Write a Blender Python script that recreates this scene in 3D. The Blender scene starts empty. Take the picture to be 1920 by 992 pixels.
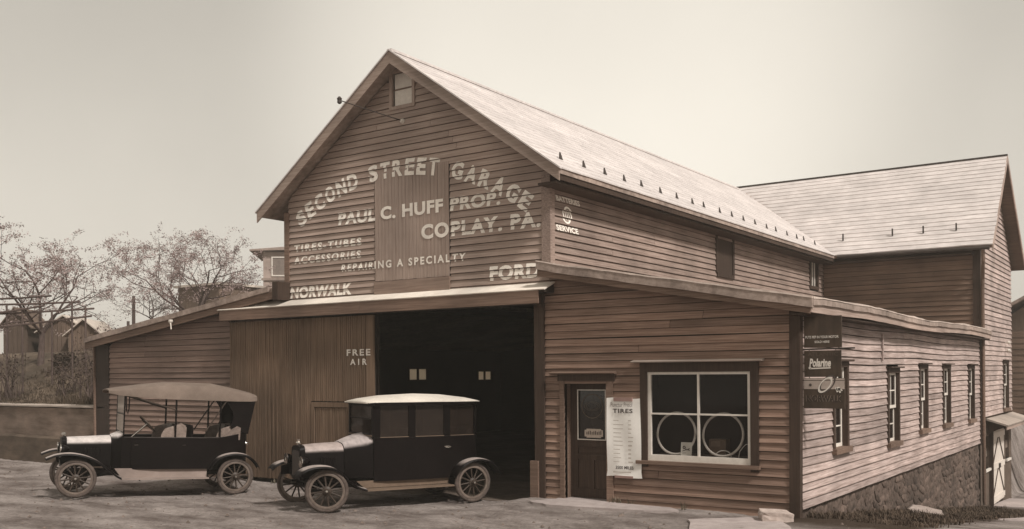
import bpy, bmesh, math, random
from mathutils import Vector, Matrix, noise
random.seed(7)
R = math.radians
scene = bpy.context.scene
COL = scene.collection

HAZE = .0018
# ------------------------------------------------------------------ camera
cam_d = bpy.data.cameras.new('camera')
cam = bpy.data.objects.new('camera', cam_d); COL.objects.link(cam)
cam_d.sensor_width = 36.0
cam_d.lens = 1818.3 / 1920 * 36
cam_d.shift_y = (698.6 - 496) / 1920
cam_d.clip_end = 2000
CAM = Vector((4.9716, -15.021, 2.2493))
cam.matrix_world = Matrix.Translation(CAM) @ Matrix.Rotation(.6062, 4, 'Z') @ Matrix.Rotation(math.pi/2, 4, 'X') @ Matrix.Rotation(-.0078, 4, 'Z')
scene.camera = cam

# ------------------------------------------------------------------ sky, sun, exposure
SUN_DIR = Vector((.66, -.17, .73)).normalized()
w = bpy.data.worlds.new('World'); scene.world = w; w.use_nodes = True
nt = w.node_tree; nt.nodes.clear()
N = nt.nodes.new
sky = N('ShaderNodeTexSky'); sky.sky_type = 'NISHITA'; sky.sun_disc = False
sky.sun_elevation = math.asin(SUN_DIR.z); sky.sun_rotation = math.atan2(SUN_DIR.x, SUN_DIR.y)
bw = N('ShaderNodeRGBToBW'); nt.links.new(sky.outputs[0], bw.inputs[0])
mr = N('ShaderNodeMapRange'); mr.clamp = True
for i, v in zip((1, 2, 3, 4), (1.0, 12.0, 6.75, 7.3)): mr.inputs[i].default_value = v
nt.links.new(bw.outputs[0], mr.inputs[0])
tc = N('ShaderNodeTexCoord')
# thin overcast: soft cloud mottling, and an added broad bright patch behind the garage standing in for glare
cn = N('ShaderNodeTexNoise'); cn.inputs['Scale'].default_value = 2.2; cn.inputs['Detail'].default_value = 5
nt.links.new(tc.outputs['Generated'], cn.inputs['Vector'])
cm = N('ShaderNodeMapRange')
for i, v in zip((1, 2, 3, 4), (.3, .7, .93, 1.07)): cm.inputs[i].default_value = v
nt.links.new(cn.outputs[0], cm.inputs[0])
mul = N('ShaderNodeMath'); mul.operation = 'MULTIPLY'
nt.links.new(mr.outputs[0], mul.inputs[0]); nt.links.new(cm.outputs[0], mul.inputs[1])
dot = N('ShaderNodeVectorMath'); dot.operation = 'DOT_PRODUCT'
dot.inputs[1].default_value = Vector((-.50, .87, .32)).normalized()
nt.links.new(tc.outputs['Generated'], dot.inputs[0])
gm = N('ShaderNodeMapRange'); gm.interpolation_type = 'SMOOTHSTEP'; gm.clamp = True
for i, v in zip((1, 2, 3, 4), (.935, 1.0, 0.0, 3.2)): gm.inputs[i].default_value = v
nt.links.new(dot.outputs['Value'], gm.inputs[0])
sz = N('ShaderNodeSeparateXYZ'); nt.links.new(tc.outputs['Generated'], sz.inputs[0])
zr_ = N('ShaderNodeMapRange'); zr_.interpolation_type = 'SMOOTHSTEP'; zr_.clamp = True
for i, v in zip((1, 2, 3, 4), (.12, .42, 1.05, .80)): zr_.inputs[i].default_value = v
nt.links.new(sz.outputs[2], zr_.inputs[0])
mulz = N('ShaderNodeMath'); mulz.operation = 'MULTIPLY'; nt.links.new(mul.outputs[0], mulz.inputs[0]); nt.links.new(zr_.outputs[0], mulz.inputs[1])
add = N('ShaderNodeMath'); add.operation = 'ADD'
nt.links.new(mulz.outputs[0], add.inputs[0]); nt.links.new(gm.outputs[0], add.inputs[1])
tint = N('ShaderNodeVectorMath'); tint.operation = 'SCALE'; tint.inputs[0].default_value = (1.0, .935, .825)
nt.links.new(add.outputs[0], tint.inputs['Scale'])
bg = N('ShaderNodeBackground'); bg.inputs[1].default_value = 0.1
nt.links.new(tint.outputs[0], bg.inputs[0])
out = N('ShaderNodeOutputWorld'); nt.links.new(bg.outputs[0], out.inputs[0])

sd = bpy.data.lights.new('sun', 'SUN'); sd.energy = 3.8; sd.angle = R(8); sd.color = (1, .955, .90)
sun = bpy.data.objects.new('sun', sd); COL.objects.link(sun)
sun.rotation_euler = SUN_DIR.to_track_quat('Z', 'Y').to_euler()
scene.view_settings.view_transform = 'Standard'; scene.view_settings.look = 'None'
scene.view_settings.exposure = 0; scene.view_settings.gamma = 1

# ------------------------------------------------------------------ materials
MATS = {}
def mat(name, lo, hi=None, rough=.8, scale=(6, 6, 6), detail=6, rand=0.0, stain=.25, stain_scale=.7, bump=.2, bump_scale=None,
        metal=0.0, spec=.3, coat=0.0, alpha=None, trans=0.0, contrast=(.3, .7)):
    """noise-mixed two tone surface with broad staining; rand = tone spread between alike pieces"""
    if name in MATS: return MATS[name]
    m = bpy.data.materials.new(name); m.use_nodes = True; MATS[name] = m
    t = m.node_tree; L = t.links.new; b = t.nodes['Principled BSDF']
    hi = hi or lo
    geo = t.nodes.new('ShaderNodeNewGeometry')
    mp = t.nodes.new('ShaderNodeMapping'); mp.inputs['Scale'].default_value = scale
    L(geo.outputs['Position'], mp.inputs['Vector'])
    oi = t.nodes.new('ShaderNodeObjectInfo')
    if rand:
        av = t.nodes.new('ShaderNodeVectorMath'); av.operation = 'SCALE'; av.inputs[0].default_value = (31, 57, 43)
        L(oi.outputs['Random'], av.inputs['Scale'])
        L(av.outputs[0], mp.inputs['Location'])
    n1 = t.nodes.new('ShaderNodeTexNoise'); n1.inputs['Scale'].default_value = 1; n1.inputs['Detail'].default_value = detail; n1.inputs['Roughness'].default_value = .65
    L(mp.outputs[0], n1.inputs['Vector'])
    cr = t.nodes.new('ShaderNodeValToRGB')
    cr.color_ramp.elements[0].position = contrast[0]; cr.color_ramp.elements[1].position = contrast[1]
    cr.color_ramp.elements[0].color = (*lo, 1); cr.color_ramp.elements[1].color = (*hi, 1)
    L(n1.outputs[0], cr.inputs[0])
    n2 = t.nodes.new('ShaderNodeTexNoise'); n2.inputs['Scale'].default_value = stain_scale; n2.inputs['Detail'].default_value = 4
    L(geo.outputs['Position'], n2.inputs['Vector'])
    r2 = t.nodes.new('ShaderNodeMapRange')
    for i, v in zip((1, 2, 3, 4), (.3, .7, 1 - stain, 1 + stain)): r2.inputs[i].default_value = v
    L(n2.outputs[0], r2.inputs[0])
    fac = r2.outputs[0]
    if rand:
        r3 = t.nodes.new('ShaderNodeMapRange')
        for i, v in zip((1, 2, 3, 4), (0, 1, 1 - rand, 1 + rand)): r3.inputs[i].default_value = v
        L(oi.outputs['Random'], r3.inputs[0])
        mu = t.nodes.new('ShaderNodeMath'); mu.operation = 'MULTIPLY'
        L(fac, mu.inputs[0]); L(r3.outputs[0], mu.inputs[1]); fac = mu.outputs[0]
    sc = t.nodes.new('ShaderNodeVectorMath'); sc.operation = 'SCALE'
    L(cr.outputs[0], sc.inputs[0]); L(fac, sc.inputs['Scale'])
    L(sc.outputs[0], b.inputs['Base Color'])
    b.inputs['Roughness'].default_value = rough; b.inputs['Metallic'].default_value = metal
    b.inputs['Specular IOR Level'].default_value = spec
    b.inputs['Coat Weight'].default_value = coat; b.inputs['Coat Roughness'].default_value = .12
    b.inputs['Transmission Weight'].default_value = trans
    if alpha is not None: b.inputs['Alpha'].default_value = alpha
    if bump:
        bp = t.nodes.new('ShaderNodeBump'); bp.inputs['Strength'].default_value = bump; bp.inputs['Distance'].default_value = .02
        src = n1.outputs[0]
        if bump_scale:
            n3 = t.nodes.new('ShaderNodeTexNoise'); n3.inputs['Scale'].default_value = bump_scale; n3.inputs['Detail'].default_value = 8
            L(geo.outputs['Position'], n3.inputs['Vector']); src = n3.outputs[0]
        L(src, bp.inputs['Height']); L(bp.outputs[0], b.inputs['Normal'])
    return m

FX, FY, FZ = (1.3, 30, 42), (30, 1.3, 42), (42, 42, 1.3)
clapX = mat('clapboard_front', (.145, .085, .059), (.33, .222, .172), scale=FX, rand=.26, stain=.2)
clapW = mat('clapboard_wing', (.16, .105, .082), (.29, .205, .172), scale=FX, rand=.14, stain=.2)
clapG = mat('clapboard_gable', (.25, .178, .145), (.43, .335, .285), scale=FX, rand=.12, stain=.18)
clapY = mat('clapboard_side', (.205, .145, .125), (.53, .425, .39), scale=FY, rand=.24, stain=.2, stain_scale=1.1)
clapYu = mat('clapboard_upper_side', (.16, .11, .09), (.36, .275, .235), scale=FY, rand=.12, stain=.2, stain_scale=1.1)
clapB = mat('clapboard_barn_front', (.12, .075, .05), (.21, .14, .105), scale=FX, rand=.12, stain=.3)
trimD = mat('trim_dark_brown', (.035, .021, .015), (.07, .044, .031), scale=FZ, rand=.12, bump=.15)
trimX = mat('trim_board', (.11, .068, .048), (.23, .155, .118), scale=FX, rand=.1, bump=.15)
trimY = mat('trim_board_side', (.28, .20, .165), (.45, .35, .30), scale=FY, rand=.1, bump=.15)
plankZ = mat('planks_vertical', (.10, .063, .04), (.215, .145, .10), scale=FZ, rand=.12, stain=.25)
plankG = mat('planks_gable', (.27, .197, .162), (.39, .305, .26), scale=FZ, rand=.08)
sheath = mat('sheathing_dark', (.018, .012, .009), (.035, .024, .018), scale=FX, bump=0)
felt = mat('roofing_felt', (.20, .15, .125), (.40, .315, .27), scale=(7, 7, 7), stain=.3, bump=.5)
feltE = mat('roofing_felt_light', (.42, .34, .29), (.6, .5, .44), scale=(9, 9, 9), stain=.2, bump=.4)
tin = mat('hood_sheet', (.62, .55, .48), (.76, .69, .61), scale=(5, 5, 5), rough=.6, bump=.15)
slate = mat('slate', (.50, .45, .43), (.68, .62, .595), scale=(3, 9, 9), rand=.06, rough=.6, stain=.12, stain_scale=1.2, bump=.25)
iron = mat('dark_iron', (.03, .022, .018), (.06, .045, .038), rough=.55, bump=.1, spec=.4)
white = mat('white_paint', (.62, .56, .50), (.74, .68, .61), scale=(12, 12, 12), stain=.08, bump=.05)
letter = mat('letter_paint', (.42, .34, .29), (.84, .77, .69), scale=(26, 26, 46), stain=.14, stain_scale=3, bump=.1, contrast=(.26, .42))
letterf = mat('letter_paint_faded', (.30, .23, .195), (.66, .58, .50), scale=(26, 26, 46), stain=.3, stain_scale=4, bump=.1)
paper = mat('paper', (.78, .745, .70), (.86, .825, .78), scale=(5, 5, 5), stain=.08, bump=.1, rough=.9)
tape = mat('tape', (.26, .16, .14), (.33, .22, .19), bump=.05)
ink = mat('ink', (.06, .045, .04), (.10, .08, .07), bump=0)
inkf = mat('ink_faint', (.42, .37, .33), (.52, .47, .42), bump=0)
stoneM = mat('rubble_stone', (.04, .028, .021), (.17, .122, .10), scale=(11, 11, 11), rand=.3, stain=.3, bump=.6, rough=.95)
mortar = mat('mortar', (.055, .038, .029), (.15, .108, .088), scale=(8, 8, 8), bump=.5, rough=.95)
stucco = mat('rough_stucco', (.075, .052, .038), (.15, .11, .085), scale=(5, 5, 5), bump=.4, rough=.95)
concrete = mat('concrete', (.10, .07, .052), (.27, .205, .165), scale=(.9, .9, 4), stain=.35, bump=.4, rough=.95)
concL = mat('concrete_cap', (.30, .245, .21), (.42, .36, .31), scale=(4, 4, 4), bump=.3)
walkM = mat('walk_concrete', (.30, .25, .235), (.42, .36, .34), scale=(6, 6, 6), stain=.15, bump=.3, rough=.95)
blockM = mat('pale_stone', (.28, .22, .19), (.48, .40, .36), scale=(9, 9, 9), stain=.2, bump=.5, rough=.95)
black = mat('black_enamel', (.0035, .0022, .0022), (.007, .0045, .0045), rough=.42, spec=.09, coat=.0, scale=(9, 9, 9), bump=0)
hoodM = mat('dusty_enamel', (.025, .02, .018), (.06, .05, .045), rough=.3, spec=.6, coat=.6, scale=(9, 9, 9), bump=0)
def sky_sheen(name, lo_n=.45, hi_n=.85, col=(.46, .40, .365), under=(.006, .0042, .0042)):  # paler where the normal points up: sky reflection painted into the enamel colour
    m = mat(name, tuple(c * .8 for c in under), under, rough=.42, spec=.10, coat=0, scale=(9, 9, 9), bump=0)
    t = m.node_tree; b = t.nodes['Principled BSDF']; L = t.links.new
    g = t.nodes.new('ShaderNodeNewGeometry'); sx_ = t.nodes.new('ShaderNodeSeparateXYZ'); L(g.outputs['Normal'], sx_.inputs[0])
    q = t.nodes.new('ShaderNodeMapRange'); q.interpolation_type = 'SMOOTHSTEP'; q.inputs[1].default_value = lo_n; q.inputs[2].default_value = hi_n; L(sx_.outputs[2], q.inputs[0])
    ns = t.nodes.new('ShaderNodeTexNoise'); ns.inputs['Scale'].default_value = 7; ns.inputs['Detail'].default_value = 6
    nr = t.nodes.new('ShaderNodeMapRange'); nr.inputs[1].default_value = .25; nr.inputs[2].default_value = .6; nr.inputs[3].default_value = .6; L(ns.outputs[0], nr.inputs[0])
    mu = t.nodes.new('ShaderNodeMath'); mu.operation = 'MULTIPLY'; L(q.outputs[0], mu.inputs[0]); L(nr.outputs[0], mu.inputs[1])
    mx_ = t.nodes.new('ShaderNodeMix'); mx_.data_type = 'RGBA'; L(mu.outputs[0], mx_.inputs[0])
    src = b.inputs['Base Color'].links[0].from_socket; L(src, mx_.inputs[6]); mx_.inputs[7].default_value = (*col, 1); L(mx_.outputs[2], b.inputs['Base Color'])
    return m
hoodD = sky_sheen('sheen_bonnet', .08, .45, (.60, .54, .51)); cowlD = sky_sheen('sheen_cowl', .25, .65, (.62, .56, .53)); fendD = sky_sheen('sheen_fender', .72, .97, (.40, .34, .31))
apronM = mat('pale_apron', (.24, .185, .16), (.31, .245, .215), rough=.6, scale=(4, 4, 4), bump=.1)  # even pale brown for the splash apron and running board
apronD = mat('brown_apron', (.11, .075, .052), (.16, .112, .08), rough=.6, scale=(4, 4, 4), bump=.1)
topM = mat('top_fabric', (.15, .112, .09), (.195, .15, .122), rough=.9, scale=(5, 5, 5), bump=.1)
topL = mat('sedan_top_fabric', (.60, .54, .47), (.72, .66, .58), rough=.9, scale=(18, 18, 18), bump=.15)
leather = mat('leather', (.12, .088, .072), (.23, .178, .15), rough=.45, scale=(14, 14, 14), bump=.2, spec=.5)
tyreM = mat('tyre_rubber', (.055, .040, .033), (.125, .096, .082), rough=.9, scale=(14, 14, 14), stain=.2, stain_scale=4, bump=.15)
rimM = mat('rim_paint', (.10, .075, .06), (.2, .155, .13), rough=.5, scale=(9, 9, 9), bump=0)
spokeM = mat('spoke_wood', (.035, .024, .018), (.07, .05, .038), rough=.5, bump=0)
nickel = mat('nickel', (.55, .5, .45), (.65, .6, .55), rough=.25, metal=1, bump=0)
glassL = mat('lamp_glass', (.5, .47, .42), (.6, .56, .5), rough=.15, bump=0, coat=.5)
glassD = mat('dark_glass', (.012, .009, .008), (.02, .015, .013), rough=.06, spec=.5, bump=0, stain=.1)
glassC = mat('car_glass', (.016, .011, .009), (.035, .025, .02), rough=.06, spec=.35, bump=0, alpha=.8)
glassW = mat('windshield_glass', (.62, .55, .5), (.72, .65, .6), rough=.15, spec=.6, bump=0, alpha=.85)
bark = mat('bark', (.055, .037, .032), (.12, .085, .074), scale=(20, 20, 6), bump=.5)
leafM = mat('spring_leaf', (.22, .155, .145), (.40, .31, .29), scale=(2.5, 2.5, 2.5), stain=.3, stain_scale=.9, bump=0, rough=.7)
leafD = mat('shrub_leaf', (.05, .034, .025), (.10, .07, .052), scale=(4, 4, 4), stain=.3, bump=0)
grassM = mat('rough_grass', (.05, .034, .024), (.12, .085, .06), scale=(3, 3, 3), stain=.3, bump=0, rough=.9)
rubberW = mat('pale_rubber', (.55, .49, .43), (.7, .63, .56), scale=(12, 12, 12), bump=.05)
card = mat('card', (.7, .65, .58), (.78, .73, .66), bump=0)
boxM = mat('carton', (.13, .085, .06), (.2, .135, .095), bump=.1)
signM = mat('sign_board', (.040, .026, .017), (.075, .05, .034), scale=(9, 9, 2), rough=.5, stain=.35, stain_scale=3, bump=.15)
shedM = mat('shed_boards', (.085, .058, .042), (.17, .12, .09), scale=FZ, stain=.3)
shedR = mat('shed_roof', (.42, .36, .31), (.55, .48, .42), scale=(5, 5, 5))
barnDoor = mat('door_whitewash', (.58, .51, .45), (.72, .65, .58), scale=FZ, stain=.12)
floorM = mat('garage_floor', (.10, .075, .06), (.2, .155, .125), scale=(3, 3, 3), stain=.3, bump=.3)

# pale window light panes (dirty translucent glass)
def translucent(name, col):
    m = bpy.data.materials.new(name); m.use_nodes = True; t = m.node_tree
    t.nodes.remove(t.nodes['Principled BSDF'])
    tr = t.nodes.new('ShaderNodeBsdfTranslucent')
    ns = t.nodes.new('ShaderNodeTexNoise'); ns.inputs['Scale'].default_value = 4
    cr = t.nodes.new('ShaderNodeValToRGB')
    cr.color_ramp.elements[0].color = (*[c*.85 for c in col], 1); cr.color_ramp.elements[1].color = (*col, 1)
    t.links.new(ns.outputs[0], cr.inputs[0]); t.links.new(cr.outputs[0], tr.inputs[0])
    t.links.new(tr.outputs[0], t.nodes['Material Output'].inputs[0])
    return m
dirtyglass = translucent('dirty_glass', (.9, .84, .74))

# ground: packed dirt with ruts; darker weedy soil beside the stone foundation
def ground_mat():
    m = bpy.data.materials.new('packed_dirt'); m.use_nodes = True; t = m.node_tree; L = t.links.new
    b = t.nodes['Principled BSDF']; b.inputs['Roughness'].default_value = .95; b.inputs['Specular IOR Level'].default_value = .15
    geo = t.nodes.new('ShaderNodeNewGeometry')
    rot = t.nodes.new('ShaderNodeMapping'); rot.inputs['Rotation'].default_value = (0, 0, R(-35)); rot.inputs['Scale'].default_value = (.8, 1.7, 1)
    L(geo.outputs['Position'], rot.inputs['Vector'])
    n1 = t.nodes.new('ShaderNodeTexNoise'); n1.inputs['Scale'].default_value = .8; n1.inputs['Detail'].default_value = 12; n1.inputs['Roughness'].default_value = .7
    L(rot.outputs[0], n1.inputs['Vector'])
    cr = t.nodes.new('ShaderNodeValToRGB'); e = cr.color_ramp.elements
    e[0].position = .34; e[0].color = (.105, .080, .069, 1); e[1].position = .62; e[1].color = (.345, .298, .274, 1)
    L(n1.outputs[0], cr.inputs[0])
    n2 = t.nodes.new('ShaderNodeTexNoise'); n2.inputs['Scale'].default_value = 14; n2.inputs['Detail'].default_value = 9; n2.inputs['Roughness'].default_value = .75
    L(geo.outputs['Position'], n2.inputs['Vector'])
    r2 = t.nodes.new('ShaderNodeMapRange')
    for i, v in zip((1, 2, 3, 4), (.32, .66, .68, 1.2)): r2.inputs[i].default_value = v
    L(n2.outputs[0], r2.inputs[0])
    sc = t.nodes.new('ShaderNodeVectorMath'); sc.operation = 'SCALE'; L(cr.outputs[0], sc.inputs[0]); L(r2.outputs[0], sc.inputs['Scale'])
    # weedy soil mask: beside the foundation (x -0.2..2.6, y > 0)
    sx = t.nodes.new('ShaderNodeSeparateXYZ'); L(geo.outputs['Position'], sx.inputs[0])
    def rng(src, a, bb):
        q = t.nodes.new('ShaderNodeMapRange'); q.interpolation_type = 'SMOOTHSTEP'
        q.inputs[1].default_value = a; q.inputs[2].default_value = bb; L(src, q.inputs[0]); return q.outputs[0]
    def mult(a, bb):
        q = t.nodes.new('ShaderNodeMath'); q.operation = 'MULTIPLY'; L(a, q.inputs[0]); L(bb, q.inputs[1]); return q.outputs[0]
    nw = t.nodes.new('ShaderNodeTexNoise'); nw.inputs['Scale'].default_value = 1.3; L(geo.outputs['Position'], nw.inputs['Vector'])
    wx = t.nodes.new('ShaderNodeMath'); wx.operation = 'MULTIPLY_ADD'; wx.inputs[1].default_value = 1.4; L(nw.outputs[0], wx.inputs[0]); L(sx.outputs[0], wx.inputs[2])
    wy = t.nodes.new('ShaderNodeMath'); wy.operation = 'MULTIPLY_ADD'; wy.inputs[1].default_value = 1.0; L(nw.outputs[0], wy.inputs[0]); L(sx.outputs[1], wy.inputs[2])
    mask = mult(rng(wx.outputs[0], .1, .6), mult(rng(wy.outputs[0], -.6, .3), mult(rng(wx.outputs[0], 2.9, 2.2), rng(sx.outputs[1], 19.0, 17.0))))
    mx = t.nodes.new('ShaderNodeMix'); mx.data_type = 'RGBA'; L(mask, mx.inputs[0]); L(sc.outputs[0], mx.inputs[6]); mx.inputs[7].default_value = (.055, .038, .027, 1)
    L(mx.outputs[2], b.inputs['Base Color'])
    ad = t.nodes.new('ShaderNodeMath'); ad.operation = 'MULTIPLY_ADD'; ad.inputs[1].default_value = .5; L(n2.outputs[0], ad.inputs[0]); L(n1.outputs[0], ad.inputs[2])
    bp = t.nodes.new('ShaderNodeBump'); bp.inputs['Strength'].default_value = 1.0; bp.inputs['Distance'].default_value = .09
    L(ad.outputs[0], bp.inputs['Height']); L(bp.outputs[0], b.inputs['Normal'])
    return m
groundM = ground_mat()
hillM = mat('bank_soil', (.06, .042, .028), (.15, .11, .078), scale=(2.2, 2.2, 2.2), stain=.35, stain_scale=.5, bump=.7, rough=.95)

# ------------------------------------------------------------------ mesh builder
class MB:
    def __init__(s): s.v = []; s.f = []
    def addv(s, pts):
        o = len(s.v); s.v += [tuple(p) for p in pts]; return o
    def hexa(s, p):      # 8 points: bottom loop 0-3, top loop 4-7
        o = s.addv(p)
        for q in ((0, 3, 2, 1), (4, 5, 6, 7), (0, 1, 5, 4), (1, 2, 6, 5), (2, 3, 7, 6), (3, 0, 4, 7)): s.f.append(tuple(o + i for i in q))
        return s
    def box(s, x0, x1, y0, y1, z0, z1, tf=None):
        p = [(x0, y0, z0), (x1, y0, z0), (x1, y1, z0), (x0, y1, z0), (x0, y0, z1), (x1, y0, z1), (x1, y1, z1), (x0, y1, z1)]
        return s.hexa([tf(*q) if tf else q for q in p])
    def prism(s, poly, a, b, tf):   # poly of (u,v); tf(u, n, v) ; n from a to b
        n = len(poly); o = s.addv([tf(u, a, v) for u, v in poly] + [tf(u, b, v) for u, v in poly])
        s.f.append(tuple(o + i for i in range(n))); s.f.append(tuple(o + n + i for i in reversed(range(n))))
        for i in range(n): j = (i + 1) % n; s.f.append((o + i, o + n + i, o + n + j, o + j))
        return s
    def loft(s, rings, cap=True, closed=True):
        n = len(rings[0]); o = s.addv([p for r in rings for p in r])
        for k in range(len(rings) - 1):
            for i in range(n if closed else n - 1):
                j = (i + 1) % n; a = o + k * n
                s.f.append((a + i, a + j, a + n + j, a + n + i))
        if cap and closed:
            s.f.append(tuple(o + i for i in reversed(range(n)))); s.f.append(tuple(o + (len(rings) - 1) * n + i for i in range(n)))
        return s
    def tube(s, path, rad, seg=8, closed=False):
        path = [Vector(p) for p in path]; m = len(path)
        rr = rad if isinstance(rad, (list, tuple)) else [rad] * m
        rings = []; ref = None
        for i, p in enumerate(path):
            if closed: t = path[(i + 1) % m] - path[i - 1]
            else: t = path[min(i + 1, m - 1)] - path[max(i - 1, 0)]
            t = t.normalized() if t.length > 1e-9 else Vector((0, 0, 1))
            if ref is None:
                ref = Vector((0, 0, 1)) if abs(t.z) < .9 else Vector((1, 0, 0))
            a = (ref - t * ref.dot(t))
            a = a.normalized() if a.length > 1e-6 else t.orthogonal().normalized()
            ref = a; b = t.cross(a)
            rings.append([p + (a * math.cos(2 * math.pi * k / seg) + b * math.sin(2 * math.pi * k / seg)) * rr[i] for k in range(seg)])
        if closed: rings.append(rings[0])
        return s.loft(rings, cap=not closed)
    def lathe(s, prof, axis, center=(0, 0, 0), seg=16):  # prof (r, h) along axis
        c = Vector(center); ax = Vector(axis).normalized(); u = ax.orthogonal().normalized(); v = ax.cross(u)
        rings = [[c + ax * h + (u * math.cos(2 * math.pi * k / seg) + v * math.sin(2 * math.pi * k / seg)) * r for k in range(seg)] for r, h in prof]
        return s.loft(rings)
    def sheet(s, grid):   # grid of rows of points
        n = len(grid[0]); o = s.addv([p for r in grid for p in r])
        for k in range(len(grid) - 1):
            for i in range(n - 1): a = o + k * n + i; s.f.append((a, a + 1, a + n + 1, a + n))
        return s
    def mesh(s, name, mt, smooth=False, fix=True):
        me = bpy.data.meshes.new(name); me.from_pydata(s.v, [], s.f)
        bm = bmesh.new(); bm.from_mesh(me)
        bmesh.ops.remove_doubles(bm, verts=bm.verts, dist=1e-5)
        if fix: bmesh.ops.recalc_face_normals(bm, faces=bm.faces)
        bm.to_mesh(me); bm.free()
        if smooth:
            me.polygons.foreach_set('use_smooth', [True] * len(me.polygons))
            try: me.set_sharp_from_angle(angle=R(smooth if smooth is not True else 40))
            except Exception: pass
        me.materials.append(mt); return me
    def build(s, name, mt, parent=None, label=None, smooth=False, kind=None, fix=True):
        return link(name, s.mesh(name, mt, smooth, fix), parent, label, kind)

def link(name, me, parent=None, label=None, kind=None, world=True):
    o = bpy.data.objects.new(name, me); COL.objects.link(o)
    if parent is not None:
        o.parent = parent
        if world and parent.type == 'EMPTY' and not parent.get('_local'):
            o.matrix_parent_inverse = Matrix.Translation(-parent.location)
    if label: o['label'] = label
    if kind: o['kind'] = kind
    return o
def thing(name, label, cat, loc=(0, 0, 0), group=None, local=False, rot=None):
    o = bpy.data.objects.new(name, None); COL.objects.link(o); o.location = loc; o.empty_display_size = .3
    o['label'] = label; o['category'] = cat
    if group: o['group'] = group
    if local: o['_local'] = 1
    if rot: o.rotation_euler = rot
    return o
def tag(o, label, cat, group=None, kind=None):
    o['label'] = label; o['category'] = cat
    if group: o['group'] = group
    if kind: o['kind'] = kind
    return o
def struct(o): o['kind'] = 'structure'; return o
def tfF(y0): return lambda u, n, z: (u, y0 - n, z)       # faces the street (-y); n = outwards
def tfS(x0): return lambda u, n, z: (x0 + n, u, z)       # faces the lane (+x)
def lerp(a, b, t): return a + (b - a) * t
def smooth(t): t = max(0, min(1, t)); return t * t * (3 - 2 * t)

# ------------------------------------------------------------------ lettering
def text_mesh(body, shear=0.0, bold=.022, spacing=1.0):
    cu = bpy.data.curves.new('t', 'FONT'); cu.body = body; cu.size = 1; cu.offset = bold; cu.shear = shear; cu.space_character = spacing
    cu.resolution_u = 4; cu.fill_mode = 'FRONT'
    o = bpy.data.objects.new('t', cu); COL.objects.link(o)
    bpy.context.view_layer.update()
    me = bpy.data.meshes.new_from_object(o.evaluated_get(bpy.context.evaluated_depsgraph_get()))
    bpy.data.objects.remove(o); bpy.data.curves.remove(cu)
    vs = [(v.co.x, v.co.y) for v in me.vertices]; fs = [tuple(p.vertices) for p in me.polygons]
    bpy.data.meshes.remove(me)
    x0 = min(v[0] for v in vs); x1 = max(v[0] for v in vs); y0 = min(v[1] for v in vs); y1 = max(v[1] for v in vs)
    return [((x - x0) / (x1 - x0), (y - y0) / (y1 - y0)) for x, y in vs], fs, (x1 - x0) / (y1 - y0)
def fit_text(body, u0, u1, z0, z1, **k):
    v, f, _ = text_mesh(body, **k)
    return [(u0 + (u1 - u0) * a, z0 + (z1 - z0) * b) for a, b in v], f
E_ROW = .135
LAPT = .037; SLOT = .011
def lap(dz): return LAPT - (LAPT - .007) * max(0, dz - SLOT) / (E_ROW - SLOT)
def islands(pieces):
    res = []
    for vs, fs in pieces:
        par = list(range(len(vs)))
        def fd(i):
            while par[i] != i: par[i] = par[par[i]]; i = par[i]
            return i
        for f in fs:
            for i in f[1:]: par[fd(i)] = fd(f[0])
        gr_ = {}
        for f in fs: gr_.setdefault(fd(f[0]), []).append(f)
        for fl in gr_.values():
            ids = sorted({i for f in fl for i in f}); mp = {i: k for k, i in enumerate(ids)}
            res.append(([vs[i] for i in ids], [tuple(mp[i] for i in f) for f in fl]))
    return res
def paint_letters(pieces, tf, zb, mt, parent, flat=None):
    for pc in islands(pieces): paint_on_boards('letter', [pc], tf, zb, mt, parent, flat)
def flat_letters(pieces, tf, n, mt, parent):
    for pc in islands(pieces): flat_text('letter', [pc], tf, n, mt, parent)
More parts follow.
